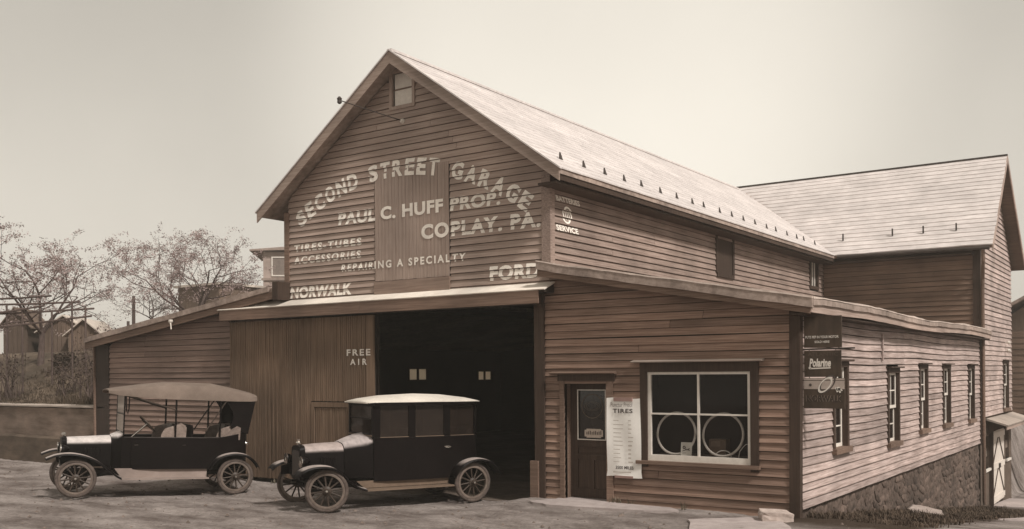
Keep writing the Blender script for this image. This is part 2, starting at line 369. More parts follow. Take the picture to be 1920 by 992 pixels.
def paint_on_boards(name, pieces, tf, z_base, mt, parent, flat=None, label=None):
    """painted figures that follow the lapped boards; flat=(u0,u1,z0,z1,n) = a flush-boarded area"""
    bm = bmesh.new()
    for vs, fs in pieces:
        bv = [bm.verts.new((u, z, 0)) for u, z in vs]
        for f in fs:
            try: bm.faces.new([bv[i] for i in f])
            except ValueError: pass
    zs = [v.co.y for v in bm.verts]
    k0 = math.floor((min(zs) - z_base) / E_ROW); k1 = math.ceil((max(zs) - z_base) / E_ROW)
    for k in range(k0, k1 + 1):
        bmesh.ops.bisect_plane(bm, geom=bm.verts[:] + bm.edges[:] + bm.faces[:], plane_co=(0, z_base + k * E_ROW, 0), plane_no=(0, 1, 0))
        bmesh.ops.bisect_plane(bm, geom=bm.verts[:] + bm.edges[:] + bm.faces[:], plane_co=(0, z_base + k * E_ROW + SLOT, 0), plane_no=(0, 1, 0))
    if flat:
        for u in flat[:2]:
            bmesh.ops.bisect_plane(bm, geom=bm.verts[:] + bm.edges[:] + bm.faces[:], plane_co=(u, 0, 0), plane_no=(1, 0, 0))
    V, Fc, key = [], [], {}
    for f in bm.faces:
        c = f.calc_center_median(); row = math.floor((c.y - z_base) / E_ROW)
        isflat = bool(flat and flat[0] < c.x < flat[1] and flat[2] < c.y < flat[3])
        if not isflat and c.y - (z_base + row * E_ROW) < SLOT: continue
        idx = []
        for v in f.verts:
            k = (v.index if v.index >= 0 else id(v), round(v.co.x, 4), round(v.co.y, 4), row, isflat)
            if k not in key:
                n = (flat[4] if isflat else lap(v.co.y - (z_base + row * E_ROW))) + .005
                key[k] = len(V); V.append(tf(v.co.x, n, v.co.y))
            idx.append(key[k])
        if len(set(idx)) > 2: Fc.append(idx)
    bm.free()
    mb = MB(); mb.v = V; mb.f = Fc
    return mb.build(name, mt, parent, label, fix=False)
def flat_letters_(pieces, tf, n, mt, parent): flat_letters(pieces, tf, n, mt, parent)
def flat_text(name, pieces, tf, n, mt, parent, label=None):
    mb = MB()
    for vs, fs in pieces:
        o = mb.addv([tf(u, n, z) for u, z in vs]); mb.f += [tuple(o + i for i in f) for f in fs]
    return mb.build(name, mt, parent, label, fix=False)
def ring_piece(cu, cz, r0, r1, seg=24, ez=1.0):
    v = []; f = []
    for k in range(seg):
        a = 2 * math.pi * k / seg; v += [(cu + r0 * math.cos(a), cz + r0 * ez * math.sin(a)), (cu + r1 * math.cos(a), cz + r1 * ez * math.sin(a))]
    for k in range(seg): j = (k + 1) % seg; f.append((2 * k, 2 * k + 1, 2 * j + 1, 2 * j))
    return v, f
def bar_piece(u0, z0, u1, z1, wd):
    d = Vector((u1 - u0, z1 - z0)); n = Vector((-d.y, d.x)).normalized() * wd / 2
    return [(u0 + n.x, z0 + n.y), (u1 + n.x, z1 + n.y), (u1 - n.x, z1 - n.y), (u0 - n.x, z0 - n.y)], [(0, 1, 2, 3)]

# ------------------------------------------------------------------ clapboard walls
def wall_of_boards(root, name, tf, z0, z1, span, openings, mt, joints=.3, e=E_ROW, back=.06, sheath_from=None, wave=None, label=None):
    """sheathing (the wall part) with one object per clapboard; span(z) -> (a, b); openings [(a,b,z0,z1)]"""
    sh = MB(); boards = []
    k0 = 0
    if sheath_from is not None: k0 = -int(math.ceil((z0 - sheath_from) / e))
    rows = int(math.ceil((z1 - z0) / e - 1e-6))
    for k in range(k0, rows):
        za = z0 + k * e; zb = min(za + e, z1) if k == rows - 1 else za + e
        if zb - za < .02: continue
        A0, B0 = span(za); A1, B1 = span(zb)
        if B0 - A0 < .05: continue
        zm = (za + zb) / 2
        cuts = sorted([(o[0], o[1]) for o in openings if o[2] < zm < o[3]])
        iv = []; cur = None
        left = (A0, A1)
        for c in cuts:
            if c[0] > max(left) + .03: iv.append((left, (c[0], c[0])))
            left = (max(c[1], left[0]), max(c[1], left[1]))
        if min(B0, B1) > max(left) + .03 or (not cuts and B0 > A0): iv.append((left, (B0, B1)))
        for (a0, a1), (b0, b1) in iv:
            if b1 < a1: a1 = b1 = (a1 + b1) / 2
            sh.hexa([tf(a0, 0, za), tf(b0, 0, za), tf(b0, -back, za), tf(a0, -back, za), tf(a1, 0, zb), tf(b1, 0, zb), tf(b1, -back, zb), tf(a1, -back, zb)])
            if k < 0: continue
            segs = [(a0, a1, b0, b1)]
            if b0 - a0 > 3.2 and random.random() < joints:
                m = lerp(a0, b0, random.choice((.3, .42, .55, .68, .75))); segs = [(a0, a1, m - .005, m - .005), (m + .005, m + .005, b0, b1)]
            for s0, s1, e0, e1 in segs: boards.append((za, zb, s0, s1, e0, e1, k))
    wall = sh.build(name, sheath, root, label)
    for za, zb, s0, s1, e0, e1, k in boards:
        j0, j1 = random.uniform(-.004, .004), random.uniform(-.004, .004); bow = random.uniform(-.008, .004); t = LAPT + random.uniform(-.004, .003)
        if mt in (clapG, clapYu): bow *= .15; j0 *= .3; j1 *= .3; t = LAPT + random.uniform(-.003, .0)
        nseg = 1 if e0 - s0 < 1.6 else max(2, int((e0 - s0) / 1.2))
        rings = []
        for i in range(nseg + 1):
            q = i / nseg; a = lerp(s0, e0, q); b = lerp(s1, e1, q); j = lerp(j0, j1, q) + bow * 4 * q * (1 - q) * min(1, (e0 - s0) / 5)
            if wave: j += wave(a, za)
            rings.append([tf(a, .001, za + j + SLOT), tf(a, t, za + j + SLOT), tf(b, .007, zb + j), tf(b, .001, zb + j)])
        MB().loft(rings).build('clapboard', mt, wall)
    return wall

def frame_boards(mb, tf, a, b, z0, z1, wd, n0, n1, sides='LRTB'):
    if 'L' in sides: mb.box(a - wd, a, n0, n1, z0, z1, tf)
    if 'R' in sides: mb.box(b, b + wd, n0, n1, z0, z1, tf)
    if 'T' in sides: mb.box(a - wd, b + wd, n0, n1, z1, z1 + wd, tf)
    if 'B' in sides: mb.box(a - wd, b + wd, n0, n1, z0 - wd, z0, tf)

def planks(mb, tf, a, b, z0, z1, wd, n0, n1, groove=.010):
    n = max(1, round((b - a) / wd)); q = (b - a) / n
    for i in range(n):
        u = a + i * q; d = random.uniform(-.004, .004)
        mb.box(u + groove / 2, u + q - groove / 2, n0, n1 + d, z0 + random.uniform(0, .01), z1, tf)

# =================================================================== GARAGE
garage = thing('garage_building', 'long clapboard garage with painted signs on its gable, open doorway and low side wings', 'building', (-8, 2, 0))
F0, S0, SU = tfF(0), tfS(0), tfS(-4.58)
XL, XG0, XG1, XC = -18.37, -11.58, -4.58, -8.08
DEP = 16.37
ZR, SL = 8.72, .715                    # ridge height, roof slope
def rake_span(z):
    h = (ZR - .14 - z) / SL
    return max(XG0 + .1, XC - h), min(XG1 - .0, XC + h)
ZB = .01                               # first board of every street wall
def row_at(z): return ZB + round((z - ZB) / E_ROW) * E_ROW
LOFT = (-8.42, -7.76, 7.66, 8.46); HAY = (-8.88, -6.88, 3.86, 6.42)
gz0 = row_at(3.78)
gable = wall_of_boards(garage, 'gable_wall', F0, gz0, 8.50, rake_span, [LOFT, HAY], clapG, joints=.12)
# wall behind the sliding door and hood, around the doorway
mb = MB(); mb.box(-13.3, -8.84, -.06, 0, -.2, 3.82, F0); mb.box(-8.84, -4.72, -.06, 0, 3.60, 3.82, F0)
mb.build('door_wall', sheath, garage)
def wingL_top(x): return 3.10 + (x + 18.5) * (.93 / 7.0)
def wingL_span(z):
    x = -18.5 + (z - 3.10) * 7.0 / .93 + .15
    return max(XL, x), -11.6 if z > 3.45 else -13.3
wingL = wall_of_boards(garage, 'wing_wall', F0, ZB - 2 * E_ROW, 3.92, wingL_span, [], clapW, joints=.6)
def wingR_top(x): return 4.10 - (x + 4.58) * .178
def wingR_span(z):
    return -4.70, min(-.10, -4.58 + (4.06 - z) / .178)
DOORO = (-4.27, -3.40, -.2, 2.09); WINO = (-2.60, -.76, .74, 2.24)
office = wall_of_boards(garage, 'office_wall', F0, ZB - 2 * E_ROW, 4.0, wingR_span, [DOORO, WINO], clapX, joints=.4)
SW = [(1.74, 2.64, .82, 2.40), (5.45, 6.42, .68, 2.28), (8.32, 9.18, .80, 2.36), (10.92, 11.86, .80, 2.36), (14.36, 15.30, .76, 2.36)]
def wv(y, z): return .018 * math.sin(y * .9 + 1.0) * smooth((z - 1.2) / 1.8) + .006 * math.sin(y * 2.3 + z)
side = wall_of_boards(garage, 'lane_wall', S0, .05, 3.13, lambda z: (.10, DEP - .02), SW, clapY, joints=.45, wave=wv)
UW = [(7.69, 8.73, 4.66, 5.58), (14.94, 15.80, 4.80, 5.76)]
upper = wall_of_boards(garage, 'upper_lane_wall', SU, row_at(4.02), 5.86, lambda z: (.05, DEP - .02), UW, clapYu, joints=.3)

# hidden outer walls that close the volume; two small panes in the far wing wall show through the doorway
PW = [(12.62, 13.66, 1.98, 2.44), (16.94, 17.86, 1.94, 2.33)]
mb = MB(); mb.box(XG0 - .06, XG0, .06, 22.5, 3.9, 5.9)
def wing_side(mb):
    y = .02
    for a, b, z0, z1 in PW:
        mb.box(-18.95, -18.89, y, a, -.2, 3.16); mb.box(-18.95, -18.89, a, b, -.2, z0); mb.box(-18.95, -18.89, a, b, z1, 3.16); y = b
    mb.box(-18.95, -18.89, y, 18.6, -.2, 3.16)
wing_side(mb)
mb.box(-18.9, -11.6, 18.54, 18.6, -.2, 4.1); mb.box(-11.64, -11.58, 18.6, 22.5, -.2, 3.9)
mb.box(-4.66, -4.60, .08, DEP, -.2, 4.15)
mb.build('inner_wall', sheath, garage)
for a, b, z0, z1 in PW:
    o = MB(); frame_boards(o, tfS(-18.89), a + .03, b - .03, z0 + .03, z1 - .03, .05, -.03, .02); o = o.build('wing_window', trimD, garage)
    q = (a + b) / 2
    MB().box(q - .06, q + .06, -.03, .01, z0, z1, tfS(-18.89)).build('sash_bar', trimD, o)
    MB().box(a, q - .06, -.02, -.012, z0, z1, tfS(-18.89)).build('pane', dirtyglass, o); MB().box(q + .06, b, -.02, -.012, z0, z1, tfS(-18.89)).build('pane', dirtyglass, o)
MB().box(-18.8, -.05, .02, 22.4, -.45, -.195).build('garage_floor', floorM, garage)

# corner boards and posts
c = MB(); c.box(-18.95, XL, -.02, .05, -.25, 3.06, F0); c.build('corner_board', mat('corner_shadow_paint', (.03, .02, .016), (.055, .038, .03), scale=FZ, bump=.1), garage)  # wide dark strip: shade of the corner recess put into its colour
MB().box(-18.99, -18.952, -.02, .10, -.25, 3.08, F0).build('corner_board', trimX, garage)
MB().box(XG0 - .02, XG0 + .13, -.02, .045, gz0, 5.86, F0).build('corner_board', trimX, garage)
MB().hexa([(-.135, -.045, -.06), (.03, -.045, -.06), (.03, .09, -.06), (-.135, .09, -.06), (-.115, -.045, 3.2), (.06, -.045, 3.2), (.06, .09, 3.2), (-.115, .09, 3.2)]).build('corner_board', trimD, garage)
MB().box(DEP - .10, DEP + .02, -.02, .05, -.0, 3.1, S0).build('corner_board', trimD, garage)
MB().box(-4.72, XG1 + .05, -.02, .05, 4.1, 5.88, F0).build('corner_board', clapYu, garage)
MB().box(.0, .12, -.02, .04, 4.1, 5.85, SU).build('corner_board', clapYu, garage)
MB().box(-4.89, -4.68, -.08, .075, -.12, 3.78, F0).build('door_post', trimD, garage)
MB().box(-4.97, -4.80, -.1, .12, -.14, .62, F0).build('door_post', trimX, garage)

# hay loft door (flush vertical boards) with bottom rail
hay = MB().box(HAY[0], HAY[1], -.02, .018, HAY[2], HAY[3], F0).build('hay_door', sheath, garage)
mb = MB(); planks(mb, F0, HAY[0] + .02, HAY[1] - .02, 4.16, HAY[3], .095, .018, .036, .006); mb.build('plank', plankG, hay, kind='stuff')
mb = MB(); mb.box(HAY[0], HAY[1], .018, .06, 3.87, 4.155, F0); mb.build('bottom_rail', mat('rail_gable', (.17, .115, .09), (.28, .205, .165), scale=FX, rand=.1), hay)

# loft window, two pale panes one above the other
lw = MB(); frame_boards(lw, F0, LOFT[0] + .06, LOFT[1] - .06, LOFT[2] + .06, LOFT[3] - .06, .07, -.03, .05); lw = lw.build('loft_window', plankG, garage)
MB().box(-8.32, -7.86, -.02, -.008, 7.74, 8.05, F0).build('pane', white, lw); MB().box(-8.32, -7.86, -.02, -.008, 8.07, 8.38, F0).build('pane', white, lw)
MB().box(-8.34, -7.84, -.02, .015, 8.048, 8.072, F0).build('sash_bar', trimX, lw)

# wire arm high on the gable with its insulator
arm = MB().tube([(-8.10, -.03, 7.40), (-8.16, -.85, 7.43), (-8.24, -1.67, 7.47)], .011, 6).build('service_arm', iron, garage)
MB().lathe([(.02, -.07), (.045, -.05), (.04, 0), (.05, .03), (.02, .07)], (0, 0, 1), (-8.24, -1.67, 7.47), 10).build('insulator', iron, arm)
MB().lathe([(.05, -.05), (.055, 0), (.03, .05)], (0, -1, 0), (-8.09, -.03, 7.39), 8).build('bracket', white, arm)

# painted lettering
flat = (HAY[0], HAY[1], 4.16, HAY[3], .043)
pcs = []
Rr, cx, cz = 5.5, -8.08, 6.45 - 5.5
phrase = 'SECOND STREET GARAGE'
half = math.asin(3.12 / Rr)
wid = [{' ': .75, 'S': .95, 'T': .92, 'E': .88}.get(ch, 1.0) for ch in phrase]; tot = sum(wid); acc = 0
for ch, wd in zip(phrase, wid):
    th = -half + 2 * half * (acc + wd / 2) / tot; acc += wd
    if ch == ' ': continue
    v, f, asp = text_mesh(ch, bold=.045)
    cw = 2 * half * Rr / tot * wd * .80; hh = .35
    pts = []
    for a, b in v:
        lx, lz = (a - .5) * cw, b * hh - hh / 2
        qx = cx + (Rr + lz) * math.sin(th) + lx * math.cos(th)
        pts.append((qx, cz + (Rr + lz) * math.cos(th) - lx * math.sin(th) - .042 * (qx - cx)))
    pcs.append((pts, f))
paint_letters(pcs, F0, ZB, letter, gable, flat)
for body, u0, u1, z0, z1, sp, mt, bd in (
        ('PAUL C. HUFF PROP.', -9.92, -5.66, 5.43, 5.70, 1.1, letter, .045), ('COPLAY. PA.', -7.60, -4.76, 4.93, 5.23, 1.15, letter, .045),
        ('TIRES-TUBES', -11.30, -9.26, 4.96, 5.125, 1.35, letter, .045), ('ACCESSORIES', -11.30, -9.28, 4.69, 4.86, 1.35, letter, .04),
        ('REPAIRING A SPECIALTY', -9.84, -6.50, 4.43, 4.59, 1.4, letter, .035), ('NORWALK', -11.42, -9.54, 3.925, 4.19, 1.1, letter, .05),
        ('FORD', -5.92, -4.78, 4.00, 4.28, 1.1, letter, .05)):
    paint_letters([fit_text(body, u0, u1, z0, z1, bold=bd, spacing=sp)], F0, ZB, mt, gable, flat)
pcs = [fit_text('BATTERIES', .19, 1.04, 5.425, 5.53, bold=.04, spacing=1.05), fit_text('SERVICE', .19, .98, 4.88, 4.99, bold=.04, spacing=1.05), ring_piece(.58, 5.20, .125, .165)]
for dx in (-.07, 0, .07): pcs.append(bar_piece(.58 + dx, 5.10, .58 + dx * .8, 5.30, .022))
for dz in (-.05, .05): pcs.append(bar_piece(.48, 5.20 + dz, .68, 5.20 + dz, .02))
paint_letters(pcs, SU, ZB, letter, upper)

# hood over the door track
hood = MB(); hood.prism([(0, 3.90), (.0, 3.70), (.34, 3.70), (.36, 3.76)], -13.5, -4.48, lambda u, n, v: (n, -u, v))
hood = hood.build('door_hood', sheath, garage)
MB().prism([(.005, 3.91), (.005, 3.885), (.375, 3.735), (.39, 3.752)], -13.52, -4.46, lambda u, n, v: (n, -u, v)).build('hood_sheet', tin, hood)
for a, b in ((-13.45, -9.0), (-8.996, -4.60)):
    MB().box(a, b, .345, .372, 3.50, 3.742, F0).build('fascia', trimX, hood)
MB().box(-13.4, -4.7, .05, .10, 3.50, 3.62, F0).build('door_track', iron, hood)
for x in (-13.36, -4.74): MB().prism([(.0, 3.69), (.34, 3.69), (.0, 3.35)], x - .04, x + .04, lambda u, n, v: (n, -u, v)).build('bracket', trimD, hood)

# sliding door of narrow vertical boards with a wicket door
sdr = MB().box(-13.38, -8.84, .06, .095, -.10, 3.46, F0).build('sliding_door', sheath, garage)
mb = MB(); planks(mb, F0, -13.40, -10.72, -.10, 3.47, .062, .095, .118, .011); planks(mb, F0, -10.72, -9.5, 1.66, 3.47, .062, .095, .118, .011); planks(mb, F0, -9.5, -8.83, -.10, 3.47, .062, .095, .118, .011)
planks(mb, F0, -10.58, -9.62, -.05, 1.52, .062, .095, .112, .011)
mb.build('plank', plankZ, sdr, kind='stuff')
wk = MB(); wk.box(-10.70, -10.60, .095, .13, -.1, 1.64, F0); wk.box(-10.598, -9.6, .095, .132, 1.535, 1.64, F0); wk.box(-9.598, -9.5, .095, .13, -.1, 1.64, F0)
wk.build('wicket_frame', plankZ, sdr)
MB().box(-9.05, -8.845, .119, .135, -.1, 3.47, F0).build('edge_board', plankZ, sdr)
pcs = [fit_text('FREE', -9.60, -8.92, 2.63, 2.765, bold=.03, spacing=1.3), fit_text('AIR', -9.50, -9.02, 2.435, 2.565, bold=.03, spacing=1.7)]
flat_letters(pcs, F0, .141, white, sdr)

# office door
od = MB(); od.box(-4.27, -4.12, -.24, -.18, -.03, 2.06, F0); od.box(-3.53, -3.40, -.24, -.18, -.03, 2.06, F0); od.box(-4.12, -3.53, -.24, -.18, 1.93, 2.06, F0)
od.box(-4.12, -3.53, -.24, -.18, .90, 1.02, F0); od.box(-4.12, -3.53, -.24, -.18, .66, .76, F0); od.box(-4.12, -3.53, -.24, -.18, -.03, .14, F0)
od.box(-3.87, -3.78, -.24, -.18, .14, .66, F0)
door = od.build('office_door', trimD, garage)
for a, b, z0, z1 in ((-4.12, -3.53, .76, .90), (-4.12, -3.87, .14, .66), (-3.78, -3.53, .14, .66)):
    MB().box(a, b, -.232, -.205, z0, z1, F0).build('panel', trimD, door)
MB().box(-4.12, -3.53, -.225, -.215, 1.02, 1.93, F0).build('pane', glassD, door)
mb = MB(); frame_boards(mb, F0, -4.105, -3.545, 1.035, 1.915, .016, -.19, -.172); mb.build('glazing_bead', white, door)
pl = MB(); pl.box(-3.99, -3.61, -.212, -.206, 1.08, 1.20, F0); pl.box(-3.95, -3.65, -.2125, -.2055, 1.06, 1.22, F0); pl = pl.build('name_plate', mat('plate', (.38, .31, .26), (.5, .42, .36), scale=(30, 30, 30), bump=.1), door)
mb = MB()
for k in range(9): mb.box(-3.95 + k * .036, -3.93 + k * .036, -.206, -.203, 1.115, 1.165 + .01 * (k % 3), F0)
mb.build('print', ink, pl)
mb = MB(); v, f = ring_piece(-3.83, 1.63, .21, .222, 28)
o_ = mb.addv([F0(u, -.2105, z) for u, z in v]); mb.f += [tuple(o_ + i for i in q) for q in f]
for r0 in (.12, .16):
    v, f = ring_piece(-3.83, 1.63, r0, r0 + .008, 20, .5); o_ = mb.addv([F0(u, -.2105, z) for u, z in v]); mb.f += [tuple(o_ + i for i in q) for q in f]
mb.build('glass_lettering', mat('faded_gilt', (.07, .05, .036), (.12, .09, .065), bump=0), door, fix=False)
MB().lathe([(.01, 0), (.012, .04), (.03, .05), (.026, .08), (.0, .085)], (0, -1, 0), (-3.46, .18, .96), 10).build('door_knob', iron, door)
mb = MB(); mb.box(-4.36, -4.27, -.26, .052, -.06, 2.09, F0); mb.build('door_casing', trimX, door)
mb = MB(); mb.box(-3.40, -3.27, -.26, .052, -.06, 2.09, F0); mb.build('door_casing', trimX, door)
mb = MB(); mb.box(-4.40, -3.23, -.26, .056, 2.09, 2.21, F0); mb.build('door_casing', trimD, door)
mb = MB(); mb.prism([(-.02, 2.275), (-.02, 2.212), (.13, 2.212), (.15, 2.235)], -4.53, -3.19, lambda u, n, v: (n, -u, v)); mb.build('drip_cap', trimX, door)
mb = MB(); mb.box(-4.40, -3.24, -.26, .12, -.12, -.035, F0); mb.build('door_sill', walkM, door)

# shop window
sw = MB(); sw.box(-2.73, -2.60, -.06, .055, .62, 2.24, F0); sw.box(-.76, -.62, -.06, .055, .62, 2.24, F0); sw.box(-2.73, -.62, -.06, .058, 2.24, 2.40, F0)
swin = sw.build('shop_window', trimD, garage)
MB().prism([(-.02, 2.46), (-.02, 2.402), (.15, 2.402), (.165, 2.42)], -2.86, -.53, lambda u, n, v: (n, -u, v)).build('drip_cap', mat('cap_light', (.3, .235, .2), (.42, .35, .3), scale=FX, bump=.1), swin)
MB().box(-2.80, -.60, -.06, .10, .665, .725, F0).build('sill', trimX, swin)
mb = MB(); mb.box(-2.60, -2.54, -.035, .02, .83, 2.235, F0); mb.box(-.815, -.76, -.035, .02, .83, 2.235, F0); mb.box(-2.60, -.76, -.035, .022, 2.195, 2.238, F0); mb.box(-2.60, -.76, -.035, .024, .727, .83, F0)
mb.build('sash_frame', white, swin)
MB().box(-1.69, -1.655, -.03, .015, .83, 2.195, F0).build('sash_bar', white, swin)
MB().box(-2.54, -1.692, -.03, .012, 1.515, 1.543, F0).build('sash_bar', white, swin)
MB().box(-1.653, -.815, -.03, .012, 1.515, 1.543, F0).build('sash_bar', white, swin)
shopglass = mat('shop_glass', (.02, .015, .013), (.03, .023, .02), rough=.05, spec=.4, bump=0, alpha=.16)
for a, b in ((-2.54, -1.69), (-1.655, -.815)):
    for z0, z1 in ((.83, 1.515), (1.543, 2.195)): MB().box(a, b, -.014, -.010, z0, z1, F0).build('pane', shopglass, swin)
MB().box(-2.58, -.78, -.62, -.05, .74, .822, F0).build('window_shelf', mat('shelf_board', (.06, .04, .03), (.1, .07, .05), scale=FX), swin)
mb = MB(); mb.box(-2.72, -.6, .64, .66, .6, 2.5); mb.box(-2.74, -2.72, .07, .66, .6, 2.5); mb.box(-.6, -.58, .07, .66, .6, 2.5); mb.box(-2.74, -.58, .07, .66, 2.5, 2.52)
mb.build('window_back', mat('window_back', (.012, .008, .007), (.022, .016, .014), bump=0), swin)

# lane windows: double-hung, white sashes set back in dark casings
def lane_window(root, name, tf, a, b, z0, z1, cut=True, sashmat=white, depth=.10):
    m = MB(); wd = .10
    m.box(a - wd, a, -depth, .05, z0 - .02, z1, tf); m.box(b, b + wd, -depth, .05, z0 - .02, z1, tf); m.box(a - wd, b + wd, -depth, .053, z1, z1 + .10, tf)
    win = m.build(name, trimD, root)
    MB().box(a - wd - .07, b + wd + .07, -.01, .13, z1 + .102, z1 + .135, tf).build('drip_cap', trimD, win)
    MB().box(a - wd - .03, b + wd + .03, -depth, .10, z0 - .12, z0 - .022, tf).build('sill', trimX, win)
    zm = (z0 + z1) / 2 + random.uniform(-.03, .04)
    for lo, hi, n in ((z0 - .02, zm, -.055), (zm - .03, z1, -.018)):
        s = MB(); s.box(a, a + .06, n - .03, n, lo, hi, tf); s.box(b - .06, b, n - .03, n, lo, hi, tf); s.box(a, b, n - .03, n + .002, hi - .045, hi, tf); s.box(a, b, n - .03, n + .002, lo, lo + .06, tf)
        s = s.build('sash', sashmat, win)
        q = (a + b) / 2; zz = (lo + hi) / 2
        MB().box(q - .016, q + .016, n - .025, n - .004, lo + .06, hi - .045, tf).build('sash_bar', sashmat, s)
        MB().box(a + .05, b - .05, n - .024, n - .006, zz - .012, zz + .012, tf).build('sash_bar', sashmat, s)
        MB().box(a + .05, b - .05, n - .016, n - .012, lo + .06, hi - .045, tf).build('pane', glassD, s)
    return win
for a, b, z0, z1 in SW: lane_window(garage, 'lane_window', S0, a + .09, b - .09, z0 + .1, z1 - .10)
# upper lane: a boarded opening and a small barred window
uw = MB(); uw.box(7.69, 8.73, -.05, .02, 4.66, 5.58, SU); uw = uw.build('shuttered_opening', trimD, garage)
MB().box(7.66, 8.76, -.03, .06, 4.60, 4.70, SU).build('sill', trimD, uw); MB().box(7.62, 7.72, -.03, .05, 4.70, 5.62, SU).build('casing', trimD, uw); MB().box(8.70, 8.80, -.03, .05, 4.70, 5.62, SU).build('casing', trimD, uw)
ub = MB(); frame_boards(ub, SU, 15.02, 15.72, 4.88, 5.68, .10, -.06, .05); ub = ub.build('barred_window', trimD, garage)
MB().box(15.02, 15.72, -.06, -.05, 4.88, 5.68, SU).build('pane', glassD, ub)
for q in (15.15, 15.37, 15.59): MB().box(q - .02, q + .02, -.04, -.01, 4.88, 5.68, SU).build('bar', white, ub)

# conduit mast on the lane wall between the first two windows
mb = MB(); mb.box(5.0, 5.06, .03, .06, 2.42, 2.95, S0); mb.build('wall_cleat', clapY, garage)

# ---- roofs
def slope_slab(mb, x0, z0, x1, z1, y0, y1, th):
    mb.hexa([(x0, y0, z0 - th), (x1, y0, z1 - th), (x1, y1, z1 - th), (x0, y1, z0 - th), (x0, y0, z0), (x1, y0, z1), (x1, y1, z1), (x0, y1, z0)])
EX = 3.98
roof = MB()
slope_slab(roof, XC, ZR, XC + EX, ZR - EX * SL, -.40, 18.6, .10)
slope_slab(roof, XC - EX, ZR - EX * SL, XC, ZR, -.40, 18.6, .10)
roof = roof.build('gable_roof', felt, garage)
nrow = 22
for k in range(nrow):      # slate courses on the slope that faces the lane
    a0 = EX * (1 - k / nrow) + .02; a1 = EX * (1 - (k + 1) / nrow) - .03
    m = MB(); t0, t1 = .026, .008
    y1 = 16.2 + (1 - k / nrow) * 0 + 2.2 * (k / nrow)
    a1 = max(a1, 0); rings = []
    for q in range(31):
        y = lerp(-.42, y1, q / 30); d = .012 * noise.noise(Vector((y * 1.9, k * 3.1, 0))); l = .010 * abs(noise.noise(Vector((y * 2.7, k * 1.7, 4))))
        rings.append([(XC + a0 + d, y, ZR - (a0 + d) * SL + .002), (XC + a0 + d, y, ZR - (a0 + d) * SL + t0 + l), (XC + a1, y, ZR - a1 * SL + t1), (XC + a1, y, ZR - a1 * SL + .002)])
    m.loft(rings)
    m.build('slate_course', slate, roof)
for k in range(19):        # snow guards above the lane eave
    y = .3 + k * .83 + random.uniform(-.05, .05); m = MB(); x = XC + EX - .42 + random.uniform(-.04, .03); z = ZR - (x - XC) * SL + .02
    m.hexa([(x, y - .055, z), (x + .03, y - .055, z - .02), (x + .03, y + .055, z - .02), (x, y + .055, z), (x - .02, y - .008, z + .13), (x, y - .008, z + .13), (x, y + .008, z + .13), (x - .02, y + .008, z + .13)])
    m.build('snow_guard', iron, roof)
for sgn in (-1, 1):        # rake boards on the street gable, soffit behind
    P0, P1 = (XC, ZR), (XC + sgn * EX, ZR - EX * SL)
    m = MB(); m.prism([(P0[0], P0[1] - .004), (P1[0], P1[1] - .004), (P1[0], P1[1] - .23), (P0[0], P0[1] - .25)], .402, .43, F0); m.build('rake_board', mat('rake_paint', (.22, .16, .13), (.36, .28, .235), scale=FX, rand=.08), roof)
    m = MB(); m.prism([(P0[0], P0[1] + .03), (P1[0] + sgn * .03, P1[1] + .01), (P1[0] + sgn * .03, P1[1] - .02), (P0[0], P0[1])], .38, .455, F0); m.build('rake_edge', slate, roof)
m = MB(); m.box(XC + EX - .06, XC + EX - .02, -.38, 16.0, ZR - EX * SL - .20, ZR - EX * SL - .03); m.build('eave_fascia', trimD, roof)
m = MB(); m.box(-.38, 16.0, .0, EX - 3.5 - .08, 5.62, 5.66, SU); m.build('soffit', trimD, roof)
MB().box(XC - .06, XC + .06, -.43, 18.0, ZR - .01, ZR + .035).build('ridge_cap', slate, roof)

def wavy(a, amp, sd): return amp * (noise.noise(Vector((a * .7, sd, 0))) + .5 * noise.noise(Vector((a * 2.3, sd, 3))))
# left wing roof
lr = MB(); lr.hexa([(-18.98, -.32, wingL_top(-18.98) + .08), (-11.46, -.32, wingL_top(-11.46) + .08), (-11.46, 18.7, wingL_top(-11.46) + .08), (-18.98, 18.7, wingL_top(-18.98) + .08),
                    (-18.98, -.32, wingL_top(-18.98) + .17), (-11.46, -.32, wingL_top(-11.46) + .17), (-11.46, 18.7, wingL_top(-11.46) + .17), (-18.98, 18.7, wingL_top(-18.98) + .17)])
lroof = lr.build('wing_roof', felt, garage)
def band(parent, name, mt, pts_top, h, n0, n1, tf, jig=0, sd=0):
    rings = []
    for u, z in pts_top:
        d = wavy(u, jig, sd); d2 = wavy(u, jig * 1.3, sd + 5)
        rings.append([tf(u, n0, z + d), tf(u, n1, z + d), tf(u, n1 + .004, z - h + d2), tf(u, n0, z - h + d2)])
    return MB().loft(rings).build(name, mt, parent)
band(lroof, 'rake_board', trimX, [(x, wingL_top(x) + .085) for x in (-18.98, -17, -15, -13, -11.46)], .16, .30, .335, F0, .006, 1)
band(lroof, 'roofing_edge', felt, [(-18.98 + k * .4, wingL_top(-18.98 + k * .4) + .215) for k in range(19)], .125, .28, .375, F0, .018, 2)
MB().box(-11.62, -11.44, -.05, .39, 3.90, 4.30, F0).build('rake_block', trimD, lroof)
